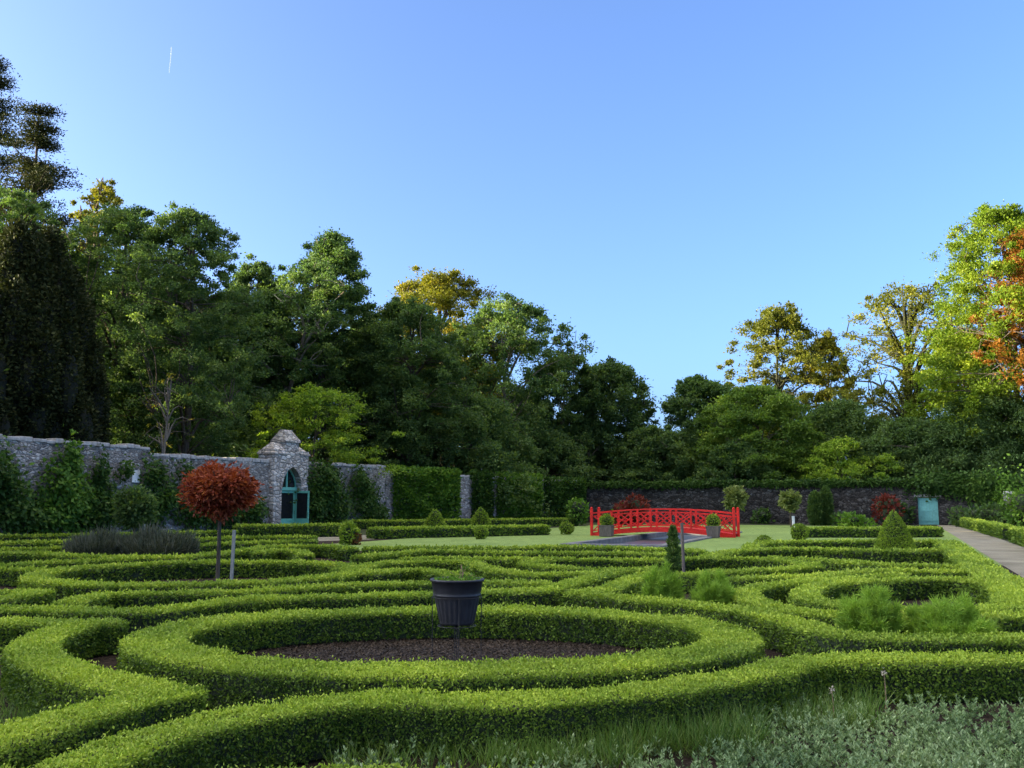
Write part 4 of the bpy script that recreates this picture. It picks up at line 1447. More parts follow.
def grow_tree(name, label, pos, Ht, R, leaf, seed, base=0.18, shape='round', clumps=110, leaves=24000, leaf_l=0.26, bark='bark', trunk_r=None,
              flat=0.62, gap=0.0, limbs=12, group=None, lumpy=0.3, cl=0.17, droop=-0.1, rad_in=0.35, wood='', lean=(0, 0)):
    """trunk with limbs that reach leaf clumps spread through an uneven crown"""
    rg = np.random.default_rng(seed + 2000)
    if leaves > 1000:
        clumps, leaves, cl, lumpy = int(clumps * 3.2), int(leaves * 2.9), cl * 0.74, lumpy * 0.9
    root = empty(name, (pos[0], pos[1], 0), 0, label, 'tree', group)
    zb_ = Ht * base
    prof = {
        'round': lambda q: np.sqrt(np.clip(1 - (2 * q - 0.9) ** 2 / 1.25, 0.02, 1)),
        'tall': lambda q: np.clip(np.sin(np.clip(0.12 + 0.86 * q, 0, 1) * np.pi) ** 0.6, 0.05, 1) * (1 - 0.25 * q),
        'dome': lambda q: np.sqrt(np.clip(1 - q ** 2.2, 0.01, 1)),
        'fan': lambda q: np.clip(0.45 + 0.75 * q, 0, 1) * np.sqrt(np.clip(1.02 - q ** 4, 0.02, 1)),
        'cone': lambda q: np.clip(1.0 - q, 0.03, 1) ** 0.8,
        'column': lambda q: np.clip(1.02 - q ** 3.5, 0.05, 1) ** 0.7,
    }[shape]
    q = rg.random(clumps) ** 0.9
    a = rg.random(clumps) * 2 * np.pi
    d = rad_in + (1 - rad_in) * rg.random(clumps) ** 0.6
    lump = 1 + lumpy * (0.6 * np.sin(a * 2 + seed) * np.sin(q * 5 + seed * 1.7) + 0.5 * np.sin(a * 3 + q * 7 + seed * 0.6) + 0.35 * rg.normal(size=clumps))
    rr = R * prof(q) * d * np.clip(lump, 0.35, 1.5)
    shoot = rg.random(clumps) < 0.16                      # leading shoots break the outline
    rr = np.where(shoot, rr * rg.uniform(1.05, 1.28, clumps), rr)
    lx, ly = lean
    C = np.column_stack([rr * np.cos(a) + lx * q, rr * np.sin(a) + ly * q, zb_ + (Ht - zb_) * (q * 0.94 + np.where(shoot, 0.05, 0.0) * rg.random(clumps))])
    # trunk and limbs
    tr = trunk_r or Ht * 0.016
    mb = MB()
    tp = np.array([[lx * k * 0.9 + 0.02 * Ht * math.sin(3 * k + seed), ly * k * 0.9 + 0.02 * Ht * math.cos(2.3 * k + seed), Ht * 0.85 * k] for k in np.linspace(0, 1, 9)])
    tp[0, :2] = 0
    rad_t = tr * (1 - 0.82 * np.linspace(0, 1, 9) ** 0.9)
    rad_t[0] *= 1.35
    add_tube(mb, tp, rad_t, 9)
    order = rg.permutation(clumps)
    main = order[:limbs]
    joints = [tp[k] for k in range(2, 9)]
    for m_ in main:
        e = C[m_]
        z0 = max(zb_ * 0.8, e[2] - np.linalg.norm(e[:2]) * rg.uniform(0.5, 0.9))
        z0 = min(z0, Ht * 0.75)
        k = z0 / (Ht * 0.85) * 8
        i0 = int(min(k, 7))
        s0 = tp[i0] + (tp[i0 + 1] - tp[i0]) * (k - i0)
        mid = s0 * 0.5 + e * 0.5 + np.array([0, 0, 0.06 * Ht]) + rg.normal(size=3) * 0.02 * Ht
        ln = smooth_line([s0, mid, e], Ht * 0.04)
        add_tube(mb, ln, np.linspace(tr * 0.42, tr * 0.08, len(ln)), 6, 0, False)
        joints += [ln[len(ln) // 2], ln[-1]]
    J = np.array(joints)
    for m_ in order[limbs:limbs + int(clumps * 0.35)]:
        e = C[m_]
        dd = np.linalg.norm(J - e, axis=1) + 2.0 * np.maximum(0, J[:, 2] - e[2])
        s0 = J[np.argmin(dd)]
        mid = (s0 + e) / 2 + rg.normal(size=3) * 0.03 * Ht * 0.5 + [0, 0, 0.02 * Ht]
        ln = smooth_line([s0, mid, e], Ht * 0.05)
        add_tube(mb, ln, np.linspace(tr * 0.14, tr * 0.04, len(ln)), 5, 0, False)
    mb.build('trunk', M[bark], root)
    # crown
    mb = MB()
    w = rg.uniform(0.5, 1.5, clumps)
    if gap > 0:
        w[rg.random(clumps) < gap] = 0.05
    i = rg.choice(clumps, leaves, p=w / w.sum())
    cr = R * cl * rg.uniform(0.6, 1.45, clumps) * np.where(shoot, 0.6, 1.0)
    off = rg.normal(size=(leaves, 3)) * 0.5
    far = rg.random(leaves) < 0.08
    off[far] *= 1.4
    off = off * cr[i][:, None] * np.array([1, 1, flat])
    P = C[i] + off
    outw = P - np.array([0, 0, Ht * 0.5])
    outw[:, 2] *= 0.3
    A = unit(outw) * 0.5 + rg.normal(size=(leaves, 3)) * 0.75 + [0, 0, droop]
    L = leaf_l * rg.uniform(0.6, 1.35, leaves)
    ct = rg.normal(size=clumps) * 0.17
    add_leaves(mb, P, A, L, L * 0.58, 0, np.clip(0.48 + ct[i] + 0.17 * rg.normal(size=leaves), 0, 1), rg, flat=np.array([0, 0, 0.55]))
    mb.build('crown', M[leaf], root)
    return root


def T(label, px, top, half_px, Y, leaf, seed, name='tree', sink=0.0, **kw):
    c = at_depth(px, top, Y)
    return grow_tree(name, label, (c[0], c[1]), c[2] * 1.03, 1.25 * half_px * Y / FPX, leaf, seed, leaf_l=kw.pop('leaf_l', max(0.13, 0.0028 * Y)), **kw)


# left wood, from the left edge on
def grow_pine(label, px, top, half_px, Y, seed, base=0.3, tiers=34, per=6, bend=0.0):
    """old pine: tiers of level limbs carrying flat pads of needles"""
    rg = np.random.default_rng(seed + 3000)
    c = at_depth(px, top, Y)
    Ht, R = c[2], half_px * Y / FPX
    root = empty('pine_tree', (c[0], c[1], 0), 0, label, 'tree')
    tb, cb = MB(), MB()
    add_tube(tb, [(bend * k * k, 0.1 * math.sin(4 * k), Ht * 0.99 * k) for k in np.linspace(0, 1, 12)], Ht * 0.017 * (1 - 0.93 * np.linspace(0, 1, 12)), 9)
    for t in range(tiers):
        q = (t + 0.5 + 0.45 * rg.normal()) / tiers
        q = min(max(q, 0.0), 1.0)
        z = Ht * (base + (1 - base) * q * 0.985)
        tx = bend * (z / Ht) ** 2
        for b in range(per):
            a = rg.random() * 6.283
            ln = R * (0.14 + 0.9 * (1 - q) ** 0.65) * rg.choice([rg.uniform(0.3, 0.7), rg.uniform(0.75, 1.2)])
            tip = np.array([tx + ln * math.cos(a), ln * math.sin(a), z + ln * rg.uniform(-0.12, 0.35)])
            s0 = np.array([tx, 0, z - 0.1 * ln])
            mid = (s0 + tip) / 2 + [0, 0, -0.05 * ln]
            L_ = smooth_line([s0, mid, tip], 0.35)
            add_tube(tb, L_, np.linspace(0.045 + 0.012 * ln, 0.02, len(L_)), 5, 0, False)
            pads = max(2, int(ln * 1.5))
            for k in range(pads):
                f = 0.3 + 0.72 * (k + rg.random()) / pads
                i_ = min(int(f * (len(L_) - 1)), len(L_) - 1)
                pc_ = L_[i_] + rg.normal(size=3) * [0.25, 0.25, 0.12] + [0, 0, 0.18]
                n = 150
                P = pc_ + rg.normal(size=(n, 3)) * np.array([0.42, 0.42, 0.15]) * rg.uniform(0.7, 1.3)
                A = rg.normal(size=(n, 3)) * [0.9, 0.9, 0.5] + [0.3 * math.cos(a), 0.3 * math.sin(a), 0.45]
                add_leaves(cb, P, A, 0.21 * rg.uniform(0.6, 1.3, n), 0.075, 0, np.clip(0.45 + 0.2 * rg.normal(size=n) + 0.1 * rg.normal(), 0, 1), rg)
    tb.build('trunk', M['bark'], root)
    cb.build('crown', M['pine_leaf'], root)


grow_pine('dark tall pine with layered branches at top left', 40, 106, 60, 58, 1, 0.35, 25, 5)
grow_pine('second dark pine cut by the left edge with higher tip', -6, 62, 60, 62, 2, 0.35, 26, 5)


def grow_yew(label, px, top, half_px, Y, seed):
    """massive old yew: upright plumes pressed together, each with its own dense skin"""
    rg = np.random.default_rng(seed + 3100)
    c = at_depth(px, top, Y)
    Ht, R = c[2], half_px * Y / FPX
    root = empty('yew_tree', (c[0], c[1], 0), 0, label, 'tree')
    tb = MB(); add_tube(tb, [(0, 0, 0), (0, 0, Ht * 0.5)], [0.6, 0.3], 10); tb.build('trunk', M['bark'], root)
    mb = MB()
    for k in range(210):
        a = rg.random() * 6.283
        q = rg.random() ** 1.15
        rr = R * (1.0 - 0.75 * q ** 2.6) * rg.uniform(0.72, 0.98) * (1 + 0.07 * math.sin(3 * a + 1))
        hz = Ht * rg.uniform(0.11, 0.17)
        r = rg.uniform(0.45, 0.8)
        zc = min(hz * 0.8 + (Ht - hz * 1.8) * q, Ht - hz)
        add_ball(mb, (rr * math.cos(a), rr * math.sin(a), zc), (r, r, hz), 0.2, rg, 0.42 + 0.15 * rg.normal(), 0.12, 3.4, 0.28)
    o = mb.build('crown', [M['yew_leaf'], M['yew_core']], root)


grow_yew('near-black massive yew behind the left end of the wall', 30, 224, 80, 47, 3)
T('green bushy tree topping out behind the yew at left edge', 6, 188, 52, 54, 'tree_mid', 4, base=0.3, clumps=110, leaves=24000)
T('broad dark-green tree right of the near-black yew', 120, 203, 58, 60, 'tree_mid', 5, base=0.12, clumps=170, leaves=36000, cl=0.15, lumpy=0.4)
T('tall green tree with ragged top behind the coping step', 190, 208, 54, 57, 'tree_dark', 6, base=0.14, clumps=170, leaves=36000, cl=0.15, lumpy=0.45)
T('distant tree with sunlit yellow crown tip at upper left', 104, 186, 26, 78, 'tree_gold', 7, base=0.5, clumps=60, leaves=9000)
T('dark tree filling the gap left of the leaning trunk', 255, 262, 40, 77, 'tree_dark', 8, base=0.12, clumps=120, leaves=24000)
T('tall slender tree with peaked top above the gateway', 333, 231, 46, 79, 'tree_mid', 9, base=0.2, shape='tall', clumps=170, leaves=32000, cl=0.16, lumpy=0.4, gap=0.08)
T('leaning pale-trunked tree left above the gateway', 275, 262, 44, 75, 'tree_mid', 10, base=0.4, clumps=80, leaves=13000, lean=(3.5, 0), bark='bark_pale', gap=0.15)
T('yellow-green maple bush rising behind the gateway', 314, 388, 56, 66.5, 'maple_lime', 11, 'maple_bush', base=0.34, shape='dome', flat=0.4, clumps=56, leaves=8000, cl=0.15, droop=-0.3, lumpy=0.6)
T('dense dark tree right behind the grey wall end', 408, 300, 52, 78, 'tree_dark', 12, base=0.08, clumps=170, leaves=36000, cl=0.15, lumpy=0.35)
T('airy tree with golden sunlit crown at middle left', 440, 276, 54, 98, 'tree_gold', 13, base=0.35, clumps=130, leaves=22000, gap=0.1, lumpy=0.35)
T('airy pale-trunked tree at middle with broad light crown', 506, 300, 52, 92, 'tree_mid', 14, base=0.32, clumps=120, leaves=20000, cl=0.15, gap=0.12, bark='bark_pale', lumpy=0.45)
T('dark bushy tree below the airy middle tree', 470, 395, 56, 82, 'tree_mid', 15, base=0.05, shape='dome', clumps=150, leaves=28000)
T('dark tree with bare twig on its top right of middle', 565, 352, 34, 96, 'tree_dark', 16, base=0.1, clumps=120, leaves=20000, lumpy=0.4)
T('dark fan-topped tree at the dip of the tree line', 609, 362, 40, 98, 'tree_dark', 17, base=0.06, shape='fan', clumps=160, leaves=30000, lumpy=0.35)
T('mid green loose tree right of the tree line dip', 700, 378, 32, 98, 'tree_mid', 18, base=0.1, clumps=120, leaves=22000, lumpy=0.4)
T('low dark tree filling the dip behind the far wall', 650, 428, 40, 92, 'tree_dark', 19, base=0.05, shape='dome', clumps=110, leaves=20000)
T('fresh green layered tree behind the far wall at centre right', 757, 386, 56, 90, 'tree_fresh', 20, base=0.06, shape='dome', flat=0.35, clumps=150, leaves=30000, lumpy=0.25, droop=-0.2)
T('low grey-green bush tree in front of the layered tree', 735, 442, 30, 86, 'tree_mid', 21, base=0.02, shape='dome', clumps=90, leaves=15000)
T('ivy-clad tree with sunlit yellow side behind the layered tree', 778, 308, 38, 112, 'tree_olive', 22, base=0.3, clumps=110, leaves=13000, gap=0.25, bark='bark_ivy', lumpy=0.45)
T('slim golden sunlit tree between the two big right trees', 826, 332, 24, 114, 'tree_gold', 23, base=0.3, clumps=80, leaves=9000, gap=0.2, lumpy=0.5, shape='tall')
T('open oak with dark crooked limbs and sparse golden leaves', 902, 286, 62, 100, 'tree_olive', 24, 'oak_tree', base=0.32, shape='fan', clumps=110, leaves=8500, cl=0.13, gap=0.25, bark='bark_ivy', limbs=50, lumpy=0.5, trunk_r=0.6)
T('big bright lime sunlit tree at the right edge', 1000, 210, 62, 84, 'tree_lime', 25, base=0.22, clumps=190, leaves=36000, cl=0.16, lumpy=0.4)
T('copper-leaved beech cut by the right edge', 1036, 228, 42, 80, 'copper', 26, base=0.4, clumps=110, leaves=17000, lumpy=0.4)
T('lower lime tree below the big sunlit one at right', 962, 330, 42, 92, 'tree_lime', 27, base=0.12, clumps=140, leaves=22000, lumpy=0.35)
T('dark bluish bush tree under the golden trees', 838, 402, 46, 94, 'tree_dark', 28, base=0.04, shape='dome', clumps=130, leaves=24000)
T('light green maple bush behind the far wall', 842, 440, 42, 84, 'maple_lime', 29, 'maple_bush', base=0.1, shape='dome', flat=0.4, clumps=48, leaves=6500, droop=-0.3, lumpy=0.6)
T('dark rounded tree behind the wall left of the door', 908, 420, 44, 86, 'tree_dark', 30, base=0.04, shape='dome', clumps=130, leaves=26000)
T('shaded green tree behind wall at right of the door', 985, 392, 56, 84, 'tree_dark', 31, base=0.04, shape='dome', clumps=150, leaves=30000)
T('dark hedge-like tree behind the corner wall', 545, 432, 40, 90, 'tree_dark', 32, base=0.03, shape='dome', clumps=110, leaves=20000)
T('dark small tree behind the wall left of the gateway', 205, 360, 40, 66, 'tree_dark', 33, base=0.04, shape='dome', clumps=120, leaves=24000)
T('dark small tree behind the wall right of the yew', 140, 360, 44, 56, 'tree_dark', 34, base=0.04, shape='dome', clumps=120, leaves=22000)
T('dark tree above the ivy wall behind the maple bush', 385, 372, 46, 78, 'tree_dark', 35, base=0.04, shape='dome', clumps=120, leaves=24000)
T('pale bare-branched tree with few yellow leaves above coping step', 166, 372, 26, 51, 'tree_gold', 36, 'bare_tree', base=0.35, shape='fan', clumps=46, leaves=260, cl=0.1, bark='bark_pale', limbs=22, trunk_r=0.14)

# far ranks that close the wood, copies of the trees already grown
rank_src = [o for o in bpy.data.objects if o.type == 'EMPTY' and o.name.startswith('tree') and o.parent is None and any(w in o['label'] for w in ('broad dark-green', 'dense dark tree', 'dark bushy tree', 'fan-topped'))]
WOOD_G = 'trees deep in the wood behind the front rank'


def rank(px, top, Y, k, rz):
    src = rank_src[k % len(rank_src)]
    c = at_depth(px, top, Y)
    h_src = max(ch.bound_box[6][2] for ch in src.children)
    o = copy_tree(src)
    s = c[2] / h_src
    o.location = (c[0], c[1], 0)
    o.scale = (s, s, s)
    o.rotation_euler = (0, 0, rz)
    tag(o, 'dark green tree deep in the wood, mostly hidden by nearer trees', 'tree', WOOD_G)
    return o


ks = 0
for px, top, Y in ((-30, 270, 70), (60, 240, 72), (150, 262, 74), (235, 285, 78), (300, 290, 84), (375, 315, 92), (460, 350, 112), (525, 385, 114), (585, 412, 118), (640, 445, 118),
                   (700, 420, 116), (760, 420, 118), (815, 425, 120), (870, 425, 116), (930, 415, 110), (990, 400, 104), (1050, 390, 96)):
    rank(px, top, Y, ks, ks * 1.3)
    ks += 1
# the wood goes on along the left wall, beyond the frame, and shades the garden
for k, (x, y, h) in enumerate(((-30, 39, 14), (-33, 31, 14), (-36, 24, 14), (-39, 16, 14), (-41, 8, 14), (-43, 0, 14), (-46, -8, 14), (-49, -16, 14), (-53, -25, 14), (-58, -35, 14),
                               (-36, 40, 15), (-42, 28, 15), (-46, 18, 15), (-49, 8, 15), (-52, -2, 15), (-56, -12, 15), (-60, -24, 15))):
    src = rank_src[k % len(rank_src)]
    h_src = max(ch.bound_box[6][2] for ch in src.children)
    o = copy_tree(src)
    s = h / h_src
    o.location = (x, y, 0); o.scale = (s * 1.4, s * 1.4, s); o.rotation_euler = (0, 0, k * 2.1)
    tag(o, 'dark green tree of the wood beyond the left wall', 'tree', 'trees of the wood beyond the left edge')

# ------------------------------------------------------------------ bridge
bc = on_z(664, 536.3)
bridge = empty('garden_bridge', bc, -GA, 'arched red wooden footbridge with lattice railings over the pond', 'bridge')
BL, BW = 3.62, 1.3
dz = lambda x: 0.06 + 0.31 * (1 - (x / BL) ** 2)
rz_ = lambda x: 1.17 + 0.22 * (1 - (x / BL) ** 2)
xs = np.linspace(-BL, BL, 33)
mb = MB()
nb = 62
for k in range(nb):
    x = -BL + 2 * BL * (k + 0.5) / nb
    sl = math.atan(-0.72 * x / BL ** 2)
    add_box(mb, (x, 0, dz(x) + 0.09), (2 * BL / nb - 0.012, BW + 0.1, 0.035), 0, 0, np.array([[math.cos(sl), 0, -math.sin(sl)], [0, 1, 0], [math.sin(sl), 0, math.cos(sl)]]))
mb.build('deck', M['red_paint'], bridge)


def arc_beam(mb, y, zf, w, h, x0=-BL, x1=BL, n=32):
    xx = np.linspace(x0, x1, n + 1)
    V = []
    for x in xx:
        z = zf(x)
        V += [(x, y - w / 2, z - h / 2), (x, y + w / 2, z - h / 2), (x, y + w / 2, z + h / 2), (x, y - w / 2, z + h / 2)]
    F = []
    for k in range(n):
        a = 4 * k
        for q in range(4):
            F.append([a + q, a + 4 + q, a + 4 + (q + 1) % 4, a + (q + 1) % 4])
    F += [[0, 1, 2, 3], [4 * n + 3, 4 * n + 2, 4 * n + 1, 4 * n]]
    mb.add(V, F)


mb = MB()
for y in (-BW / 2, BW / 2):
    arc_beam(mb, y, lambda x: dz(x) - 0.03, 0.09, 0.2)
mb.build('beam', M['red_paint'], bridge)
NBAY = 7
for y in (-BW / 2, BW / 2):
    mb = MB()
    arc_beam(mb, y, lambda x: rz_(x), 0.10, 0.065)
    arc_beam(mb, y, lambda x: rz_(x) - 0.16, 0.05, 0.05)
    arc_beam(mb, y, lambda x: dz(x) + 0.2, 0.06, 0.06)
    px_ = np.linspace(-BL, BL, NBAY + 1)
    for x in px_[1:-1]:
        add_box(mb, (x, y, (dz(x) + rz_(x)) / 2), (0.1, 0.1, rz_(x) - dz(x)), 0, 0.008)
    rail = mb.build('railing', M['red_paint'], bridge)
    mb = MB()
    for k in range(NBAY):
        x0, x1 = px_[k] + 0.06, px_[k + 1] - 0.06
        xm = (x0 + x1) / 2
        lo = lambda x: dz(x) + 0.23
        hi = lambda x: rz_(x) - 0.18
        add_bar(mb, (x0, y - 0.012, lo(x0)), (x1, y - 0.012, hi(x1)), 0.055, 0.05)
        add_bar(mb, (x0, y + 0.022, hi(x0)), (x1, y + 0.022, lo(x1)), 0.055, 0.05)
        zm = (lo(xm) + hi(xm)) / 2
        dzz = (hi(xm) - lo(xm)) / 2
        hwid = (x1 - x0) / 2
        for sx in (-1, 1):
            add_bar(mb, (xm, y + 0.0, zm + dzz), (xm + sx * hwid * 0.55, y, zm), 0.028, 0.035)
            add_bar(mb, (xm, y + 0.0, zm - dzz), (xm + sx * hwid * 0.55, y, zm), 0.028, 0.035)
    mb.build('lattice', M['red_paint'], rail)
for x in (-BL - 0.06, BL + 0.06):
    for y in (-BW / 2, BW / 2):
        mb = MB()
        add_box(mb, (x, y, 0.66), (0.13, 0.13, 1.36), 0, 0.012)
        add_box(mb, (x, y, 1.36), (0.155, 0.155, 0.05), 0, 0.012)
        add_lathe(mb, [(0.0, 1.385), (0.05, 1.39), (0.07, 1.43), (0.05, 1.475), (0.0, 1.49)], (x, y, 0), 12)
        mb.build('post', M['red_paint'], bridge)

# planters with clipped balls before the bridge
PL_G = 'wooden planters before the red bridge'
planters = ((606.6, 536.9, 0.62, 0.98, 'straight grey wooden planter at the left end of red bridge', 'clipped box ball in the planter at the left of bridge'),
            (713.6, 538.2, 0.64, 1.0, 'flared grey wooden planter at the right end of red bridge', 'clipped box ball in the planter at the right of bridge'))
for k, (px, by, w, hp, lab, lab2) in enumerate(planters):
    p = ground_at(px, by)
    root = empty('planter', (p[0], p[1], 0), -GA, lab, 'planter', PL_G)
    h = 0.55
    flare = 1.04 if k == 0 else 1.28
    wb = w / flare
    mb = MB()
    nb_ = 4
    for side in range(4):
        Mz = MZ(side * math.pi / 2)
        for q in range(nb_):
            a0, a1 = -0.5 + q / nb_ + 0.006, -0.5 + (q + 1) / nb_ - 0.006
            V = [(a0 * wb, -wb / 2, 0.03), (a1 * wb, -wb / 2, 0.03), (a1 * w, -w / 2, h), (a0 * w, -w / 2, h),
                 (a0 * wb, -wb / 2 + 0.03, 0.03), (a1 * wb, -wb / 2 + 0.03, 0.03), (a1 * w, -w / 2 + 0.03, h), (a0 * w, -w / 2 + 0.03, h)]
            V = np.array(V) @ Mz.T
            mb.add(V, [[0, 1, 2, 3], [5, 4, 7, 6], [1, 5, 6, 2], [4, 0, 3, 7], [3, 2, 6, 7], [4, 5, 1, 0]])
    mb.build('box', M['grey_wood'], root)
    mb = MB()
    for side in range(4):
        Mz = MZ(side * math.pi / 2)
        add_box(mb, Mz @ np.array([0, -w / 2 + 0.02, h + 0.02]), (w + 0.05, 0.07, 0.04), 0, 0.006, Mz)
    mb.build('rim', M['grey_wood'], root)
    mb = MB()
    mb.add([(-w / 2 + .04, -w / 2 + .04, h - .04), (w / 2 - .04, -w / 2 + .04, h - .04), (w / 2 - .04, w / 2 - .04, h - .04), (-w / 2 + .04, w / 2 - .04, h - .04)], [[0, 1, 2, 3]])
    mb.build('soil', M['pot_soil'], root)
    rg = np.random.default_rng(90 + k)
    mb = MB()
    add_ball(mb, (0, 0, h + 0.24), (0.30, 0.30, 0.31), 0.10, rg, 0.5)
    o = mb.build('topiary_ball', [M['box_leaf'], M['box_core']])
    o.location = (p[0], p[1], 0)
    tag(o, lab2, 'topiary', 'clipped balls in the bridge planters')

# ------------------------------------------------------------------ black pot on its stand
pc = np.array([at_depth(457, 600, RING1[1])[0], RING1[1], 0])
pot = empty('flower_pot', (pc[0], pc[1], 0), 0, 'large black ribbed plastic pot raised on a stand in ring bed', 'pot')
zt_ = at_depth(457, 578.5, RING1[1])[2]
zb2 = at_depth(457, 624, RING1[1])[2]
zr = at_depth(457, 594, RING1[1])[2]
mb = MB()
prof = [(0.0, zb2), (0.165, zb2), (0.178, zb2 + 0.012)]
for t in np.linspace(0.05, 1, 14):
    prof.append((0.178 + (0.238 - 0.178) * t, zb2 + 0.012 + (zr - 0.02 - zb2 - 0.012) * t))
add_lathe(mb, prof, sides=144, ribs=24, rib_amp=0.0045, rib_range=(zb2 + 0.03, zr - 0.05))
mb.build('body', M['pot_plastic'], pot)
mb = MB()
add_lathe(mb, [(0.236, zr - 0.021), (0.252, zr - 0.018), (0.256, zr - 0.004), (0.25, zr + 0.006), (0.253, zr + 0.02), (0.272, zt_ - 0.03), (0.286, zt_ - 0.026), (0.289, zt_ - 0.006), (0.281, zt_), (0.268, zt_ - 0.004), (0.255, zt_ - 0.06)], sides=96)
mb.build('rim', M['pot_plastic'], pot)
mb = MB()
add_lathe(mb, [(0.0, zt_ - 0.035), (0.12, zt_ - 0.03), (0.268, zt_ - 0.04)], sides=32)
mb.build('soil', M['pot_soil'], pot)
stand = empty('pot_stand', (pc[0], pc[1], 0), 0, 'thin dark iron stand holding up the black pot', 'stand')
mb = MB()
for z, r in ((zr - 0.028, 0.262), (zb2 - 0.016, 0.20)):
    an = np.linspace(0, 2 * np.pi, 49)
    add_tube(mb, np.column_stack([r * np.cos(an), r * np.sin(an), np.full(49, z)]), 0.004, 6, 0, False)
add_bar(mb, (-0.2, 0, zb2 - 0.014), (0.2, 0, zb2 - 0.014), 0.02, 0.006)
add_bar(mb, (0, -0.2, zb2 - 0.022), (0, 0.2, zb2 - 0.022), 0.02, 0.006)
mb.build('ring', M['iron'], stand)
for k in range(4):
    a = R_(8 + 90 * k)
    mb = MB()
    add_tube(mb, [(0.262 * math.cos(a), 0.262 * math.sin(a), zr - 0.028), (0.256 * math.cos(a), 0.256 * math.sin(a), zb2), (0.26 * math.cos(a), 0.26 * math.sin(a), 0.0)], 0.0045, 6)
    mb.build('leg', M['iron'], stand)
mb = MB(); add_tube(mb, [(0, 0, 0), (0, 0, zb2 - 0.02)], 0.005, 6); mb.build('leg', M['iron'], stand)
# sparse plant in the pot
rg = np.random.default_rng(12)
plant = MB()
for k in range(9):
    a = rg.random() * 6.28
    b = np.array([0.12 * math.cos(a) * rg.random() + 0.02, 0.12 * math.sin(a) * rg.random(), zt_ - 0.04])
    e = b + np.array([0.10 * math.cos(a), 0.10 * math.sin(a), rg.uniform(0.06, 0.17)])
    add_tube(plant, smooth_line([b, (b + e) / 2 + [0, 0, 0.02], e], 0.03), 0.003, 5, 1, False)
    n = 14
    P = b + (e - b) * rg.random((n, 1)) + rg.normal(size=(n, 3)) * 0.01
    add_leaves(plant, P, rg.normal(size=(n, 3)) + [0, 0, 0.6], 0.045, 0.024, 0, np.clip(0.5 + 0.2 * rg.normal(size=n), 0, 1), rg)
n = 420
a = rg.random(n) * 6.28; d = 0.25 * np.sqrt(rg.random(n))
P = np.column_stack([d * np.cos(a), d * np.sin(a), zt_ - 0.035 + 0.035 * rg.random(n)])
add_leaves(plant, P, rg.normal(size=(n, 3)) + [0, 0, 0.7], 0.034, 0.02, 0, np.clip(0.6 + 0.2 * rg.normal(size=n), 0, 1), rg)
add_tube(plant, [(0.05, 0, zt_ - 0.04), (0.055, 0, zt_ + 0.08), (0.04, 0.01, zt_ + 0.15)], 0.006, 6, 1)
o = plant.build('pot_plant', [M['ivy_light'], M['dry_stem']])
o.location = (pc[0], pc[1], 0)
tag(o, 'sparse green seedlings growing in the black pot', 'plant')

# ------------------------------------------------------------------ beds in the foreground


def silver_bed():
    rg = np.random.default_rng(31)
    mb = MB()
    shoots = []
    while len(shoots) < 3200:
        px, py = rg.uniform(330, 1160), rg.uniform(712, 850)
        edge = 716 + 34 * max(0, (620 - px) / 290) + 6 * math.sin(px * 0.03)
        if px > 900: edge = 708
        if py < edge: continue
        g = on_z(px, py)
        dens = 1.0 if px > 720 else 0.42
        if px < 520: dens = 0.18
        elif px < 720 and py < 770: dens = 0.25
        if 0.5 + 0.5 * math.sin(g[0] * 5.1 + 1.3 * math.sin(g[1] * 4)) * math.sin(g[1] * 6.2) < 0.10: continue
        if rg.random() > dens: continue
        shoots.append(g)
    for g in shoots:
        h = rg.uniform(0.06, 0.17)
        ln = rg.normal(size=2) * 0.06
        n = int(rg.integers(20, 30))
        q = rg.random(n) ** 0.7
        a = rg.random(n) * 6.283
        P = g + np.column_stack([ln[0] * q, ln[1] * q, h * q])
        A = np.column_stack([np.cos(a), np.sin(a), 0.35 + 0.9 * q + 0.2 * rg.normal(size=n)])
        L = rg.uniform(0.025, 0.05, n) * (1.15 - 0.45 * q)
        add_leaves(mb, P, A, L, L * 0.34, 0, np.clip(0.25 + 0.45 * q + 0.15 * rg.normal(size=n) + 0.1 * math.sin(g[0] * 3), 0, 1), rg)
    o = mb.build('ground_cover', M['silver_leaf'])
    return tag(o, kind='stuff')


silver_bed()


def mulch():
    """bark chips and clods on the ring bed"""
    rg = np.random.default_rng(35)
    n = 45000
    a = rg.random(n) * 6.283
    d = np.sqrt(rg.random(n))
    P = np.column_stack([RING1[0] + 2.62 * d * np.cos(a), RING1[1] + 2.0 * d * np.sin(a), 0.005 + 0.012 * rg.random(n)])
    A = np.column_stack([rg.normal(size=n), rg.normal(size=n), 0.35 * rg.normal(size=n)])
    mb = MB()
    add_leaves(mb, P, A, rg.uniform(0.012, 0.04, n), rg.uniform(0.007, 0.02, n), 0, rg.random(n), rg, flat=np.array([0, 0, 1.2]))
    return tag(mb.build('mulch', M['mulch']), kind='stuff')


mulch()


def grass_patch(pts, label_n=6000):
    rg = np.random.default_rng(33)
    mb = MB()
    P, A, L, tt = [], [], [], []
    for (px0, px1, py0, py1, n, h) in pts:
        for _ in range(n):
            g = on_z(rg.uniform(px0, px1), rg.uniform(py0, py1))
            P.append(g); L.append(h * rg.uniform(0.5, 1.2))
    P = np.array(P); L = np.array(L); n = len(P)
    A = np.column_stack([rg.normal(size=n) * 0.5, rg.normal(size=n) * 0.5, np.ones(n)])
    add_leaves(mb, P, A, L, 0.007, 0, np.clip(0.5 + 0.2 * rg.normal(size=n), 0, 1), rg)
    return tag(mb.build('grass', M['grass_blade']), kind='stuff')


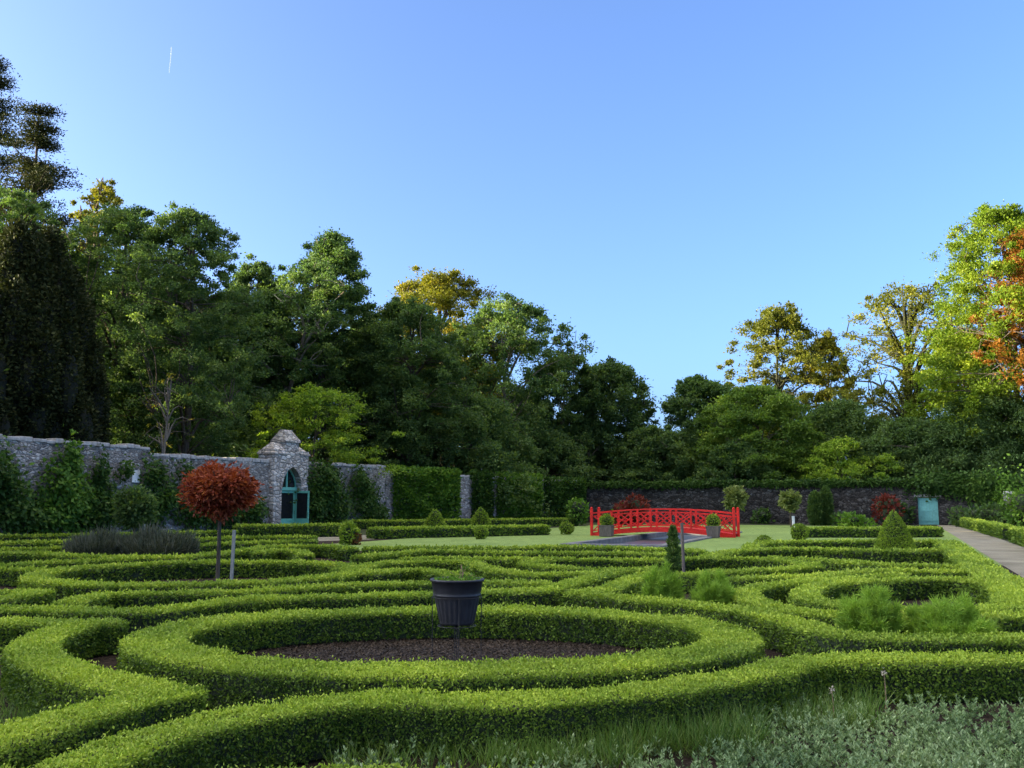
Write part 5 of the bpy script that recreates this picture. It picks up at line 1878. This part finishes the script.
grass_patch([(480, 640, 722, 775, 2600, 0.22), (600, 760, 712, 760, 3600, 0.26), (780, 880, 708, 735, 900, 0.24), (-80, 50, 690, 745, 1800, 0.14), (330, 480, 735, 775, 700, 0.18),
             (20, 60, 700, 730, 300, 0.12), (740, 800, 600, 618, 500, 0.2)])


def seed_stalk(label, px, by, ty, cat='seed stalk'):
    p = ground_at(px, by)
    z = at_depth(px, ty, p[1])[2]
    root = empty('seed_stalk', (p[0], p[1], 0), 0, label, cat, 'dry seed stalks')
    mb = MB(); add_tube(mb, [(0, 0, 0), (0.01, 0, z * 0.5), (0.004, 0, z)], [0.006, 0.005, 0.003], 6); mb.build('stem', M['dry_stem'], root)
    rg = np.random.default_rng(int(px))
    n = 26
    P = np.array([0.004, 0, z]) + rg.normal(size=(n, 3)) * [0.008, 0.008, 0.012]
    mb = MB(); add_leaves(mb, P, rg.normal(size=(n, 3)) + [0, 0, 0.6], 0.022, 0.009, 0, 0.5, rg); mb.build('seed_head', M['seed_head'], root)


seed_stalk('taller dry seed stalk with pale head before right hedge', 886, 722, 673)
seed_stalk('shorter dry seed stalk with pale head left of the taller', 833, 728, 690)
# small plant label and flowers
p = ground_at(632, 600)
mb = MB(); add_box(mb, (0, 0, at_depth(632, 586, p[1])[2] / 2), (0.07, 0.01, at_depth(632, 586, p[1])[2]), 0, 0.003)
o = mb.build('plant_label', M['white']); o.location = (p[0], p[1], 0); o.rotation_euler = (0.1, 0.2, 0.3)
tag(o, 'small white plant label left of the bright fennel clumps', 'plant label')

# bare twig above the tree line
c = at_depth(573, 355, 95)
tw = MB(); add_tube(tw, [(0, 0, c[2] - 3), (0.1, 0, c[2]), (0.35, 0, at_depth(573, 330, 95)[2])], [0.07, 0.05, 0.02], 6)
o = tw.build('bare_branch', M['bark'], bpy.data.objects[[q.name for q in bpy.data.objects if q.get('label', '').startswith('dark tree with bare twig')][0]])
o.location = (c[0] - o.parent.location.x, c[1] - o.parent.location.y, 0)

# vapour trail, far off and high
a_, b_ = at_depth(171.5, 47, 9000), at_depth(169, 73, 9000)
mb = MB(); add_tube(mb, [a_, (a_ + b_) / 2 + [3, 0, 0], b_], [4, 3.5, 1.5], 8)
tag(mb.build('vapour_trail', M['trail']), 'short thin white vapour trail high in the clear sky', 'vapour trail')
